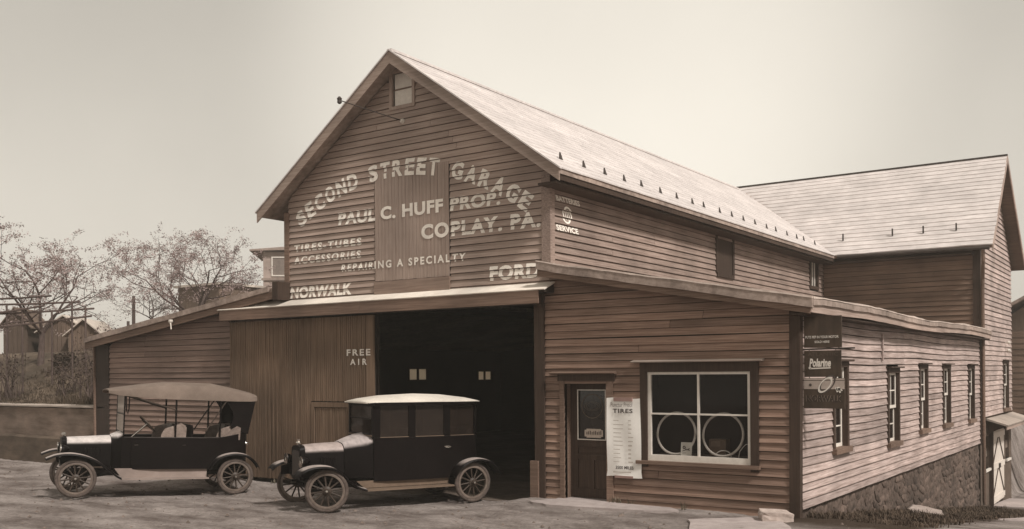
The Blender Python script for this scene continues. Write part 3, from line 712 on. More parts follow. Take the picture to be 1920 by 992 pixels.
# right wing roof (rolled felt over boards, sagging edges)
rr = MB(); rr.hexa([(-4.56, -.30, wingR_top(-4.56) + .02), (.30, -.30, wingR_top(.30) + .02), (.30, DEP, wingR_top(.30) + .02), (-4.56, DEP, wingR_top(-4.56) + .02),
                    (-4.56, -.30, wingR_top(-4.56) + .10), (.30, -.30, wingR_top(.30) + .10), (.30, DEP, wingR_top(.30) + .10), (-4.56, DEP, wingR_top(-4.56) + .10)])
rroof = rr.build('office_roof', felt, garage)
nn = 26
band(rroof, 'rake_board', trimX, [(-4.66 + k * (4.96 / nn), wingR_top(-4.66 + k * (4.96 / nn)) + .03) for k in range(nn + 1)], .15, .27, .305, F0, .012, 3)
band(rroof, 'roofing_edge', felt, [(-4.66 + k * (5.0 / nn), wingR_top(-4.66 + k * (5.0 / nn)) + .125) for k in range(nn + 1)], .14, .25, .345, F0, .028, 4)
band(rroof, 'roofing_lip', feltE, [(-4.66 + k * (5.0 / nn), wingR_top(-4.66 + k * (5.0 / nn)) + .150) for k in range(nn + 1)], .022, .20, .352, F0, .026, 4)
n2 = 60
ys = [-.30 + k * (DEP + .25) / n2 for k in range(n2 + 1)]
def eave(y): return wingR_top(.30) + .05 + .035 * math.sin(y * .55 + .6) * smooth(y / 4)
band(rroof, 'fascia', trimY, [(y, eave(y) - .02) for y in ys], .13, .285, .315, S0, .008, 6)
band(rroof, 'roofing_edge', felt, [(y, eave(y) + .065) for y in ys], .095, .26, .345, S0, .026, 7)
band(rroof, 'roofing_lip', feltE, [(y, eave(y) + .092) for y in ys], .024, .18, .35, S0, .024, 7)
MB().box(-.25, DEP, 0, .285, 3.10, 3.13, S0).build('soffit', trimD, rroof)

# =================================================================== FOUNDATION (rubble stone under the lane wall)
def gz(x, y):
    side_ = smooth((x + 1.0) / .95)
    z = -.112 * max(y, 0) * side_ if y < 17 else -.112 * (17 + (y - 17) * .35) * side_
    lft = smooth((-4.9 - x) / .9)
    z += lerp(-.06, -.15, lft)
    z -= .13 * lft * math.exp(-((y + 1.7) / 1.6) ** 2) * smooth((-8.5 - x) / 2) + .05 * lft * math.exp(-((y + .2) / 1.6) ** 2) * smooth((x + 9.5) / 2)
    z -= .07 * smooth((-y) / 5) * (1 - lft)
    if y < -7: z -= .01 * (-7 - y)
    if x < -18: z += .02 * min(1, (-18 - x) / 3)
    return z
fnd = MB().box(.0, DEP, -.35, -.04, -2.6, .045, S0).build('foundation', mortar, garage)
stone_meshes = []
for i in range(10):
    m = MB(); n = random.choice((5, 6, 6, 7)); poly = []
    for k in range(n):
        a = 2 * math.pi * k / n + random.uniform(-.28, .28); r = random.uniform(.40, .52)
        poly.append((r * math.cos(a), r * math.sin(a)))
    m.loft([[(0, u, v) for u, v in poly], [(.05, u * .95, v * .95) for u, v in poly], [(.085, u * .6 + random.uniform(-.05, .05), v * .6) for u, v in poly]])
    stone_meshes.append(m.mesh('stone', stoneM, 50))
y = .15; nst = 0; zrow = 0
for row in range(13):
    y = .1 + random.uniform(0, .3)
    while y < DEP - .15:
        wd = random.uniform(.30, .66); zc = -.07 - row * .165 + random.uniform(-.03, .03)
        if zc > gz(.05, y) - .08 and nst < 290:
            o = link('stone', random.choice(stone_meshes), fnd); nst += 1
            o.location = (-.052, y + wd / 2, zc); o.scale = (random.uniform(.25, .55), wd * 1.18, random.uniform(.19, .27)); o.rotation_euler = (random.uniform(-.5, .5) + (math.pi if random.random() < .5 else 0), 0, 0)
        y += wd * .98

# =================================================================== BARN
barn = thing('barn', 'tall barn with pale slate roof and whitewashed stable door behind the garage', 'barn', (-3, 19, -1.5))
BY0, BY1, BYC, BZR = DEP, 22.6, 18.95, 8.95
FB = tfF(BY0)
bfront = wall_of_boards(barn, 'yard_wall', FB, 3.25, 5.82, lambda z: (-4.55, -.13), [], clapB, joints=.3, e=.15)
def bspan(z):
    if z < 5.75: return BY0 + .12, BY1 - .02
    h = (BZR - .15 - z)
    return max(BY0 + .12, BYC - h / ((BZR - 5.9) / (BYC - BY0))), min(BY1 - .02, BYC + h / ((BZR - 5.9) / (BY1 - BYC)))
BW = (20.55, 21.75, .85, 2.52)
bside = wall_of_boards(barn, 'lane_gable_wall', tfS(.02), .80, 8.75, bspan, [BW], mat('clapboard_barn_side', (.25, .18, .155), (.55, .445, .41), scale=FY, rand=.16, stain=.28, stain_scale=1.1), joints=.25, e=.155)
MB().box(-.15, .05, BY0 - .05, BY0 + .12, 3.2, 5.86).build('corner_board', trimD, barn)
mb = MB(); mb.box(-.2, .0, BY0 + .05, 16.95 + .12, -2.8, .8); mb.box(-.2, 0, 17.93, 18.05, -2.8, .8); mb.box(-.2, 0, 17.07, 17.93, -2.8, -.80); mb.box(-.2, 0, 17.07, 17.93, .2, .8)
mb.box(-.2, 0, 20.62, BY1, -2.8, -.8); mb.box(-.2, 0, 20.62, 21.3, -.8, .8); mb.box(-.2, 0, 22.1, BY1, -.8, .8); mb.box(-.2, 0, 18.05, 20.62, .35, .8); mb.box(-.2, 0, 21.3, 22.1, .3, .8)
mb.build('stone_base', stucco, barn)
for a, b, z0, z1 in ((17.07, 17.93, -.80, .2), (21.3, 22.1, -.8, .3)):
    o = MB().box(a, b, -.14, -.10, z0, z1, tfS(0)).build('stable_window', glassD, barn)
    MB().box(a - .06, b + .06, -.12, .07, z0 - .07, z0, tfS(0)).build('sill', white, o)
# stable door
sdm = MB().box(18.05, 20.45, .03, .055, -1.98, .30, tfS(0)).build('stable_door', sheath, barn)
for k in range(8):
    a = 18.05 + k * .3; MB().box(a + .005, a + .295, .055, .075, -1.97, .30, tfS(0)).build('plank', barnDoor, sdm)
for z0, z1 in ((-1.9, -1.74), (-.9, -.72), (.08, .26)): MB().box(18.05, 20.45, .076, .10, z0, z1, tfS(0)).build('ledge', barnDoor, sdm)
for z0, z1 in ((-1.74, -.9), (-.72, .08)):
    for a, b in ((18.1, 19.2), (20.4, 19.3)):
        m = MB(); m.prism([(a, z0), (a + (.1 if b > a else -.1), z0), (b, z1), (b - (.1 if b > a else -.1), z1)], .077, .095, tfS(0)); m.build('brace', trimD, sdm)
MB().box(19.15, 19.35, .101, .14, -.9, -.76, tfS(0)).build('latch', iron, sdm)
MB().box(17.94, 18.05, -.02, .12, -2.0, .36, tfS(0)).build('door_post', trimD, barn)
cn_ = MB(); cn_.prism([(0, .74), (0, .68), (.58, .50), (.60, .55)], 17.4, 22.9, lambda u, n, v: (u + .02, n, v)); cn_ = cn_.build('canopy', concL, barn)
MB().box(17.45, 22.85, .55, .58, .40, .50, tfS(0)).build('fascia', trimY, cn_)
for q in (17.6, 20.6): MB().prism([(.0, .66), (.5, .51), (.0, .25)], q - .04, q + .04, lambda u, n, v: (u + .02, n, v)).build('bracket', trimD, cn_)
lane_window(barn, 'barn_window', tfS(.02), BW[0] + .1, BW[1] - .1, BW[2] + .1, BW[3] - .1)
for z in (2.85, 3.12):
    MB().lathe([(.02, 0), (.03, .07), (.06, .08), (.05, .14), (.0, .16)], (1, 0, 0), (.05, 21.1, z), 10).build('insulator', white, barn)
# roof
br = MB()
def bslab(mb, y0, z0, y1, z1, x0, x1, th):
    mb.hexa([(x0, y0, z0 - th), (x1, y0, z0 - th), (x1, y1, z1 - th), (x0, y1, z1 - th), (x0, y0, z0), (x1, y0, z0), (x1, y1, z1), (x0, y1, z1)])
EY0, EZ0 = 16.0, 5.86; EY1, EZ1 = 23.0, 5.78
bslab(br, EY0, EZ0, BYC, BZR, -13, .42, .10); bslab(br, BYC, BZR, EY1, EZ1, -13, .42, .10)
broof = br.build('barn_roof', trimX, barn)
nb = 21
for k in range(nb):
    f0, f1 = k / nb - .004, (k + 1) / nb + .012
    m = MB(); y0, y1 = lerp(EY0, BYC, f0), lerp(EY0, BYC, min(f1, 1)); z0, z1 = lerp(EZ0, BZR, f0), lerp(EZ0, BZR, min(f1, 1))
    x1 = .44 + random.uniform(-.01, .01)
    rings = []
    for q in range(31):
        x = lerp(-10.5, x1, q / 30); d = .016 * noise.noise(Vector((x * 1.7, k * 2.3, 9))); l = .010 * abs(noise.noise(Vector((x * 2.2, k * 1.3, 2)))); sg = (z1 - z0) / (y1 - y0)
        rings.append([(x, y0 + d, z0 + d * sg + .004), (x, y0 - .008 + d, z0 + d * sg + .034 + l), (x, y1, z1 + .012), (x, y1, z1 + .004)])
    m.loft(rings)
    m.build('slate_course', slate, broof)
for x, up in ((-3.95, .16), (-2.45, .17), (-1.55, .17), (-.62, .17)):
    y, z = lerp(EY0, BYC, up), lerp(EZ0, BZR, up); MB().box(x - .02, x + .02, y - .05, y - .01, z + .02, z + .24).build('snow_hook', iron, broof)
MB().box(-12, .45, BYC - .05, BYC + .05, BZR - .0, BZR + .045).build('ridge_cap', iron, broof)
for (ya, za, yb, zb) in ((EY0, EZ0, BYC, BZR), (BYC, BZR, EY1, EZ1)):
    MB().prism([(ya, za + .01), (yb, zb + .01), (yb, zb - .20), (ya, za - .18)], .425, .455, lambda u, n, v: (n, u, v)).build('rake_board', trimY, broof)
gut = MB().tube([(-4.0, EY0 - .03, EZ0 - .05), (.36, EY0 - .03, EZ0 - .09)], .055, 8).build('gutter', iron, broof)
MB().tube([(.18, EY0 - .02, EZ0 - .12), (.18, EY0 + .02, EZ0 - .45), (.12, BY0 - .06, EZ0 - .95), (.11, BY0 - .04, EZ0 - 1.3), (.11, BY0 - .02, -1.6), (.13, BY0 - .03, -1.75)], .05, 8).build('downspout', trimX, broof)
mb = MB(); mb.box(-4.5, -.15, BY0 - .34, BY0 + .0, 5.62, 5.66); mb.build('soffit', trimD, broof)
mb = MB(); mb.box(-11.6, -.1, BY1 - .08, BY1 - .02, -.3, 5.9)
mb.build('back_wall', sheath, barn)

# =================================================================== CARS
def wheel(root, x, y, r, steer=0.0, side=1):
    """side +1: outer face towards +y (the driver's left)"""
    rot = Matrix.Rotation(steer, 3, 'Z')
    def T(p): q = rot @ Vector(p); return (x + q.x, y + q.y, r + q.z)
    def ring(R0, prof, seg=36):
        rings = []
        for k in range(seg + 1):
            a = 2 * math.pi * k / seg
            rings.append([T(((R0 + pr) * math.cos(a), py, (R0 + pr) * math.sin(a))) for pr, py in prof])
        return rings
    hub = MB(); ax = rot @ Vector((0, 1, 0))
    hub.lathe([(.0, -.09), (.055, -.09), (.06, -.03), (.085, -.025), (.085, .025), (.05, .04), (.04, .075), (.0, .08)], ax, (x, y, r), 14)
    h = hub.build('wheel', spokeM, root, smooth=40)
    circ = [(.038 * math.cos(2 * math.pi * k / 10), .038 * math.sin(2 * math.pi * k / 10)) for k in range(10)]
    MB().loft(ring(r - .038, circ), cap=False).build('tyre', tyreM, h, smooth=60)
    MB().loft(ring(r - .092, [(-.016, -.03), (.018, -.034), (.026, -.03), (.012, 0), (.026, .03), (.018, .034), (-.016, .03)]), cap=False).build('rim', rimM, h, smooth=40)
    sp = MB().tube([(.06, 0, 0), (.10, 0, 0), (r - .11, 0, 0)], [.022, .017, .014], 6)
    me = sp.mesh('spoke', spokeM, 60)
    for k in range(12):
        o = link('spoke', me, h); o.matrix_local = Matrix.Translation((x, y, r)) @ rot.to_4x4() @ Matrix.Rotation(2 * math.pi * k / 12 + .13, 4, 'Y')
    MB().lathe([(.0, 0), (.028, .0), (.03, .02), (.022, .035), (.0, .04)], ax * side, Vector((x, y, r)) + ax * side * .07, 12).build('hub_cap', nickel, h, smooth=40)
    return h

def fender(root, pts, y0, y1, crown=.025, skirt=None, mt=None):
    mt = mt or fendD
    """sheet bent over the wheel; pts = (x, z) along its centre line"""
    m = MB(); rows = []
    ws = [0, .08, .3, .5, .7, .92, 1]
    n = len(pts)
    dense = []
    for i in range(n - 1):
        p0, p1, p2, p3 = pts[max(i - 1, 0)], pts[i], pts[i + 1], pts[min(i + 2, n - 1)]
        for q in (0, .33, .67):
            f = lambda a, b, c, d: .5 * (2 * b + (c - a) * q + (2 * a - 5 * b + 4 * c - d) * q * q + (3 * b - a - 3 * c + d) * q ** 3)
            dense.append((f(p0[0], p1[0], p2[0], p3[0]), f(p0[1], p1[1], p2[1], p3[1])))
    dense.append(pts[-1])
    for x, z in dense:
        top = [(x, lerp(y0, y1, t), z + crown * (1 - (2 * t - 1) ** 2) - (.022 if t in (0, 1) else 0)) for t in ws]
        bot = [(x, lerp(y0, y1, t), z - .012 + crown * (1 - (2 * t - 1) ** 2) - (.022 if t in (0, 1) else 0)) for t in reversed(ws)]
        rows.append(top + bot)
    m.loft(rows); return m.build('fender', mt, root, smooth=50)

def headlamp(root, x, y, z, s=1.0):
    l = MB().lathe([(.0, -.11), (.03, -.11), (.06, -.08), (.095, -.01), (.10, .03), (.095, .045)], (1, 0, 0), (x, y, z), 16).build('headlamp', black, root, smooth=50)
    MB().lathe([(.088, .043), (.104, .043), (.106, .056), (.088, .058)], (1, 0, 0), (x, y, z), 16).build('lamp_rim', nickel, l, smooth=30)
    MB().lathe([(.0, .047), (.088, .045), (.07, .055), (.0, .06)], (1, 0, 0), (x, y, z), 16).build('lens', glassL, l, smooth=50)
    MB().tube([(x - .03, y, z - .09), (x - .03, y * .95, z - .26)], .014, 6).build('lamp_bracket', black, l)

def prof_ring(x, hw, z0, z1, crown, n=6, shoulder=.12):
    """body section: flat sides, rounded shoulder, crowned top"""
    pts = [(x, -hw, z0), (x, -hw, z1 - shoulder)]
    for k in range(1, n): a = math.pi / 2 * k / n; pts.append((x, -hw + shoulder * (1 - math.cos(a)), z1 - shoulder + shoulder * math.sin(a)))
    pts += [(x, 0, z1 + crown)]
    for k in range(n - 1, 0, -1): a = math.pi / 2 * k / n; pts.append((x, hw - shoulder * (1 - math.cos(a)), z1 - shoulder + shoulder * math.sin(a)))
    return pts + [(x, hw, z1 - shoulder), (x, hw, z0)]

def chassis(root, xf, xr, r, front_end, rear_end):
    m = MB()
    for s in (-1, 1): m.box(rear_end, front_end, s * .36 - .03, s * .36 + .03, .40, .50)
    m.box(rear_end, front_end - .1, -.33, .33, .47, .50)
    m.build('chassis', black, root)
    MB().tube([(xf, -.72, r), (xf, 0, r - .07), (xf, .72, r)], .028, 8).build('front_axle', black, root)
    MB().tube([(xr, -.70, r), (xr, 0, r), (xr, .70, r)], [.035, .055, .035], 8).build('rear_axle', black, root)
    MB().lathe([(.04, -.12), (.12, -.08), (.15, 0), (.12, .08), (.04, .12)], (0, 1, 0), (xr, 0, r), 12).build('differential', black, root, smooth=50)
    for x in (xf, xr): MB().tube([(x, -.5, r + .06), (x, -.2, r + .14), (x, .2, r + .14), (x, .5, r + .06)], .022, 6).build('leaf_spring', black, root)
    MB().tube([(xf, .30, r - .05), (xf - .9, .05, .42)], .016, 6).build('radius_rod', black, root)
    MB().tube([(xf, -.30, r - .05), (xf - .9, -.05, .42)], .016, 6).build('radius_rod', black, root)

def spring_hangers(root): pass

# ---------------- open touring car
XF, XR, WR = 1.545, -1.545, .38
T = thing('touring_car', 'black open touring car with folding fabric top, empty, parked behind the closed sedan', 'car', (-12.92 , -4.29, -.145), local=True)
hd = R(-116.3)
ux, uy = Vector((math.cos(hd), math.sin(hd))), Vector((-math.sin(hd), math.cos(hd)))
cpos = Vector((-12.92, -4.29)) - ux * XF - uy * .75
T.location = (cpos.x, cpos.y, -.213); T.rotation_euler = (0, R(-2.5), hd)
def mx(px): return 1.545 - (px - 350) * (3.09 / 1080)      # lengths along the car, measured against its wheelbase
for y, sd in ((.75, 1), (-.75, -1)):
    wheel(T, XF, y, WR, R(-7), sd); wheel(T, XR, y, WR, 0, sd)
chassis(T, XF, XR, WR, 1.75, -1.85)
# radiator and bonnet
RX = mx(285)
rad = MB().loft([prof_ring(RX + .05, .235, .56, 1.15, .012, shoulder=.10), prof_ring(RX - .04, .245, .56, 1.165, .012, shoulder=.10)]).build('radiator', black, T, smooth=40)
MB().loft([prof_ring(RX + .052, .19, .62, 1.06, .005, shoulder=.06), prof_ring(RX + .056, .185, .625, 1.055, .005, shoulder=.06)]).build('radiator_core', iron, rad)
MB().lathe([(.03, 0), (.035, .03), (.05, .035), (.05, .06), (.025, .08), (.0, .085)], (0, 0, 1), (RX, 0, 1.17), 12).build('radiator_cap', nickel, rad, smooth=40)
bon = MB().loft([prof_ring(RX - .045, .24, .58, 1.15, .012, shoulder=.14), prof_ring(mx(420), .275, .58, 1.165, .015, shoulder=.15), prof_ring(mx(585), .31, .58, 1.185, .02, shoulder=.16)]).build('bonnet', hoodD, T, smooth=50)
for k in range(6):
    for s in (-1, 1): MB().box(mx(520) + k * .055, mx(520) + k * .055 + .025, s * .30 - .012, s * .30 + .012, .78, .95).build('louvre', black, bon)
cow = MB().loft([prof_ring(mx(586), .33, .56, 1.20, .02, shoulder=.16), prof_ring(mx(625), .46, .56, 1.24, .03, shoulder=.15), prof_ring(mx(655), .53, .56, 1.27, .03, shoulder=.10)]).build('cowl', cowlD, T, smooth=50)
# tub: side walls and back with an open inside
def tub(path, z0, ztop, th=.035):
    m = MB()
    outer = path; rows = []
    for i, (x, y) in enumerate(outer):
        a = Vector(outer[max(i - 1, 0)]); b = Vector(outer[min(i + 1, len(outer) - 1)]); d = (b - a).normalized(); n = Vector((d.y, -d.x))
        zt = ztop(x); flare = .018
        rows.append([(x - n.x * .0, y - n.y * .0, z0), (x + n.x * flare, y + n.y * flare, lerp(z0, zt, .55)), (x, y, zt), (x - n.x * th, y - n.y * th, zt), (x - n.x * th, y - n.y * th, z0)])
    m.loft(rows, closed=True); return m
pth = [(mx(645), .53), (mx(760), .585), (mx(900), .615), (mx(1100), .62), (mx(1300), .615), (mx(1440), .585), (mx(1500), .50), (mx(1525), .34), (mx(1530), 0), (mx(1525), -.34), (mx(1500), -.50), (mx(1440), -.585), (mx(1300), -.615), (mx(1100), -.62), (mx(900), -.615), (mx(760), -.585), (mx(645), -.53)]
pth = pth[::-1]
def ztop(x): return 1.18 + .13 * smooth((mx(1370) - x) / .35)
body = tub(pth, .54, ztop).build('body', black, T, smooth=50)
MB().box(mx(1520), mx(650), -.56, .56, .55, .58).build('floor_boards', black, body)
for s in (-1, 1):
    MB().tube([(mx(660), s * .545, 1.185), (mx(900), s * .622, 1.185), (mx(1200), s * .626, 1.185), (mx(1380), s * .612, 1.20), (mx(1450), s * .585, 1.27), (mx(1500), s * .5, 1.315)], .012, 6).build('beading', hoodM, body)
    for xa, xb in ((mx(705), mx(880)), (mx(1030), mx(1240))):
        d = MB().box(xa, xb, s * .633 - .006, s * .633 + .006, .62, 1.12).build('side_door', black, T)
        MB().tube([(xa - .06, s * .645, 1.03), (xa - .13, s * .65, 1.035)], .01, 6).build('handle', iron, d)
# seats
def seat(xb, xfr, label=None):
    cus = MB().loft([[(x, y, z) for y, z in ((-.53, .62), (.53, .62), (.53, .86 + dz), (.48, .90 + dz), (-.48, .90 + dz), (-.53, .86 + dz))] for x, dz in ((xb + .05, 0), (lerp(xb, xfr, .5), .03), (xfr - .03, .03), (xfr, -.03))]).build('seat', leather, T, smooth=60)
    m = MB(); rings = []
    for k in range(13):
        t = k / 12; y = lerp(-.575, .575, t); e = 1 - abs(2 * t - 1) ** 6; bx = xb + .30 * (1 - e)
        rings.append([(bx + .20, y, .88), (bx + .13, y, 1.30 - .04 * (1 - e)), (bx + .07, y, 1.44 * (e * .05 + .95)), (bx - .02, y, 1.475 * (e * .05 + .95)), (bx - .11, y, 1.42 * (e * .05 + .95)), (bx - .10, y, 1.2), (bx + .02, y, .88)])
    b = m.loft(rings).build('backrest', leather, cus, smooth=60)
    for k in range(9): MB().tube([(xb + .205, -.44 + k * .11, .95), (xb + .138, -.44 + k * .11, 1.30), (xb + .078, -.44 + k * .11, 1.44)], .007, 5).build('tuft_seam', black, cus)
    for s in (-1, 1):   # raised side arm sweeping from the back down to the door line
        m = MB(); m.prism([(xb - .05, 1.14), (xb - .06, 1.40), (xb + .02, 1.435), (xb + .12, 1.37), (xb + .25, 1.255), (xb + .42, 1.195), (xb + .42, 1.12)], s * .56, s * .60, lambda u, n, v: (u, n, v)); m.build('arm_panel', leather, cus)
    return cus
seat(mx(1060), mx(925)); seat(mx(1450), mx(1300))
MB().loft([[(mx(1130), y, z) for y, z in ((-.59, .58), (.59, .58), (.59, 1.36), (.50, 1.44), (-.50, 1.44), (-.59, 1.36))], [(mx(1118), y, z) for y, z in ((-.59, .58), (.59, .58), (.59, 1.36), (.50, 1.44), (-.50, 1.44), (-.59, 1.36))]]).build('seat_frame', black, T)
# steering
st = MB().tube([(mx(690), .30, 1.10), (mx(822), .30, 1.45)], .018, 8).build('steering_column', nickel, T, smooth=60)
axd = (Vector((mx(822), .30, 1.45)) - Vector((mx(690), .30, 1.10))).normalized(); u_ = Vector((0, 1, 0)); v_ = axd.cross(u_); c_ = Vector((mx(824), .30, 1.455))
MB().tube([c_ + (u_ * math.cos(2 * math.pi * k / 24) + v_ * math.sin(2 * math.pi * k / 24)) * .205 for k in range(24)], .016, 6, closed=True).build('steering_wheel', spokeM, st, smooth=60)
for k in range(4):
    a = math.pi / 4 + k * math.pi / 2; MB().tube([c_, c_ + (u_ * math.cos(a) + v_ * math.sin(a)) * .2], .008, 5).build('wheel_spoke', iron, st)
# windscreen
wx_, wl = mx(655), -.02
ws = MB()
for s in (-1, 1): ws.box(wx_ - .012, wx_ + .012, s * .555 - .012, s * .555 + .012, 1.22, 2.06)
ws.box(wx_ - .012, wx_ + .012, -.543, .543, 1.275, 1.295); ws.box(wx_ - .012, wx_ + .012, -.543, .543, 1.645, 1.665); ws.box(wx_ - .012, wx_ + .012, -.543, .543, 2.04, 2.06)
ws = ws.build('windscreen', black, T)
MB().box(wx_ - .003, wx_ + .003, -.54, .54, 1.295, 1.645).build('pane', glassW, ws); MB().box(wx_ - .003, wx_ + .003, -.54, .54, 1.665, 2.04).build('pane', glassW, ws)
for s in (-1, 1): MB().tube([(wx_ - .02, s * .58, 2.05), (wx_ - .03, s * .59, 1.74), (wx_ - .06, s * .59, 1.66), (wx_ - .08, s * .59, 1.76), (wx_ - .085, s * .585, 2.05)], .012, 6).build('windscreen_hinge', black, ws)
# folding top
secs = []
for px, zc, ze, hw in ((575, 1.985, 1.955, .56), (600, 2.005, 1.945, .58), (640, 2.03, 1.915, .61), (780, 2.10, 1.885, .63), (945, 2.165, 1.865, .64), (1100, 2.165, 1.855, .64), (1270, 2.165, 1.85, .64), (1400, 2.09, 1.845, .63), (1520, 2.005, 1.85, .61), (1556, 1.965, 1.86, .585), (1562, 1.925, 1.875, .57)):
    x = mx(1080 + (px - 1080) * 1.055); zc += .165; ze += .115; s_ = zc - ze
    o = [(-hw, ze), (-hw, ze + s_ * .56), (-hw * .955, ze + s_ * .76), (-hw * .55, ze + s_ * .95), (0, zc), (hw * .55, ze + s_ * .95), (hw * .955, ze + s_ * .76), (hw, ze + s_ * .56), (hw, ze)]
    i = [(y * .975, max(z - .02, ze)) for y, z in reversed(o)]
    secs.append([(x, y, z) for y, z in o + i])
top = MB().loft(secs).build('folding_top', topM, T, smooth=35)
for s in (-1, 1):      # rear side curtains with the curved cut
    poly = [(mx(1360), 1.97)] + [(mx(1362 + 52 * math.sin(math.pi * k / 10)), 1.97 - .66 * k / 10) for k in range(0, 9)] + [(mx(1420), 1.35), (mx(1522), 1.27), (mx(1576), 1.975)]
    MB().prism(poly, s * .575, s * .585, lambda u, n, v: (u, n, v)).build('side_curtain', black, top)
MB().hexa([(mx(1522), -.58, 1.27), (mx(1527), -.58, 1.27), (mx(1527), .58, 1.27), (mx(1522), .58, 1.27), (mx(1570), -.58, 1.98), (mx(1576), -.58, 1.98), (mx(1576), .58, 1.98), (mx(1570), .58, 1.98)]).build('rear_curtain', black, top)
for s in (-1, 1):
    for x in (mx(1003), mx(1318)): MB().tube([(x, s * .615, 1.15), (x, s * .615, 1.97)], .019, 6).build('top_bow', black, top)
    MB().tube([(mx(1212), s * .60, 1.30), (mx(1362), s * .60, 1.97)], .014, 6).build('top_brace', spokeM, top)
    MB().tube([(mx(690), s * .59, 2.03), (mx(1000), s * .615, 1.76)], .014, 6).build('top_brace', spokeM, top)
# wings and running boards
for s in (-1, 1):
    y0, y1 = s * .58, s * .875
    fender(T, [(mx(158), .775), (mx(185), .81), (mx(230), .855), (mx(310), .875), (mx(400), .83), (mx(480), .725), (mx(550), .57), (mx(605), .44), (mx(640), .385)], y0, y1, .02)
    fender(T, [(mx(1238), .52), (mx(1262), .66), (mx(1310), .79), (mx(1380), .855), (mx(1440), .865), (mx(1510), .82), (mx(1570), .69), (mx(1600), .56)], y0, y1, .02)
    a_ = MB().hexa([(mx(650), s * .60, .37), (mx(1235), s * .60, .37), (mx(1235), s * .58, .37), (mx(650), s * .58, .37), (mx(600), s * .60, .56), (mx(1235), s * .60, .56), (mx(1235), s * .58, .56), (mx(600), s * .58, .56)]).build('splash_apron', apronM, T)
    MB().box(mx(1235), mx(640), min(s * .60, s * .85), max(s * .60, s * .85), .345, .372).build('running_board', apronM, T)
    for px in (760, 1120): MB().tube([(mx(px), 0, .40), (mx(px), s * .84, .335)], .014, 6).build('step_bracket', black, T)
    # inner skirt between bonnet and front wing
    m = MB(); m.prism([(mx(245), .78), (mx(310), .86), (mx(400), .82), (mx(480), .72), (mx(560), .56), (mx(585), .52), (mx(585), .60), (mx(260), .60)], s * .56, s * .575, lambda u, n, v: (u, n, v)); m.build('fender_skirt', black, T)
    headlamp(T, RX + .03, s * .40, .93)
MB().lathe([(.0, -.03), (.035, -.03), (.04, .02), (.03, .035), (.0, .04)], (-1, 0, 0), (mx(1535), .40, 1.06), 10).build('tail_lamp', nickel, T, smooth=40)
MB().tube([(RX + .05, 0, .50), (RX + .14, 0, .50)], .015, 6).build('starting_crank', iron, T)

# ---------------- closed sedan
XF2, XR2 = 1.445, -1.445
S2 = thing('sedan_car', 'black closed sedan with pale fabric roof, backed up to the open garage doorway', 'car', (0, 0, 0), local=True)
hd2 = R(-114.3); ux, uy = Vector((math.cos(hd2), math.sin(hd2))), Vector((-math.sin(hd2), math.cos(hd2)))
cpos = Vector((-7.31, -3.0)) - ux * XF2 - uy * .78
S2.location = (cpos.x, cpos.y, -.185); S2.rotation_euler = (0, R(-.6), hd2)
def sx(px):
    if px > 1150: px = 1150 + (px - 1150) * 1.05
    return 1.445 - (px - 480) * (2.89 / 968)
for y, sd in ((.78, 1), (-.78, -1)):
    wheel(S2, XF2, y, WR, R(-19), sd); wheel(S2, XR2, y, WR, 0, sd)
chassis(S2, XF2, XR2, WR, 1.7, -1.7)
RX = sx(398)
rad = MB().loft([prof_ring(RX + .05, .235, .54, 1.13, .012, shoulder=.09), prof_ring(RX - .04, .245, .54, 1.145, .012, shoulder=.09)]).build('radiator', black, S2, smooth=40)
MB().loft([prof_ring(RX + .052, .19, .60, 1.05, .005, shoulder=.06), prof_ring(RX + .056, .185, .605, 1.045, .005, shoulder=.06)]).build('radiator_core', iron, rad)
MB().lathe([(.03, 0), (.035, .03), (.05, .035), (.045, .055), (.025, .065), (.03, .10), (.0, .105)], (0, 0, 1), (RX, 0, 1.15), 12).build('radiator_cap', nickel, rad, smooth=40)
bon = MB().loft([prof_ring(RX - .045, .24, .56, 1.135, .012, shoulder=.15), prof_ring(sx(500), .28, .56, 1.15, .018, shoulder=.16), prof_ring(sx(645), .315, .56, 1.16, .02, shoulder=.17)]).build('bonnet', sky_sheen('sheen_bonnet_mauve', .12, .5, (.40, .33, .305)), S2, smooth=50)
for k in range(6):
    for s in (-1, 1): MB().box(sx(600) + k * .055, sx(600) + k * .055 + .025, s * .295 - .012, s * .295 + .012, .74, .92).build('louvre', black, bon)
MB().loft([prof_ring(sx(648), .33, .54, 1.17, .02, shoulder=.17), prof_ring(sx(700), .44, .54, 1.22, .05, shoulder=.20), prof_ring(sx(760), .55, .54, 1.265, .06, shoulder=.22), prof_ring(sx(800), .59, .54, 1.28, .06, shoulder=.16)]).build('cowl', sky_sheen('sheen_cowl_mauve', .25, .6, (.46, .40, .385)), S2, smooth=50)
# body shell: lower panels as a tub, pillars, rails, glass
BX0, BX1 = sx(800), sx(1512)
pb = [(BX0, .585), (sx(900), .615), (sx(1150), .63), (sx(1380), .615), (sx(1470), .57), (sx(1505), .46), (sx(1515), 0), (sx(1505), -.46), (sx(1470), -.57), (sx(1380), -.615), (sx(1150), -.63), (sx(900), -.615), (BX0, -.585)][::-1]
body = tub(pb, .48, lambda x: 1.265).build('body', black, S2, smooth=50)
MB().box(sx(1505), BX0, -.56, .56, .49, .52).build('floor_boards', black, body)
ub_ = tub(pb, 1.845, lambda x: 1.905, .05).build('roof_rail', black, S2, smooth=50)
pill = MB()
def yb(x):  # half width of the side at x
    xs = [(sx(1470), .57), (sx(1380), .615), (sx(1150), .63), (sx(900), .615), (BX0, .585)]
    for (xa, ya), (xb_, yb_) in zip(xs, xs[1:]):
        if xa <= x <= xb_: return lerp(ya, yb_, (x - xa) / (xb_ - xa))
    return .57
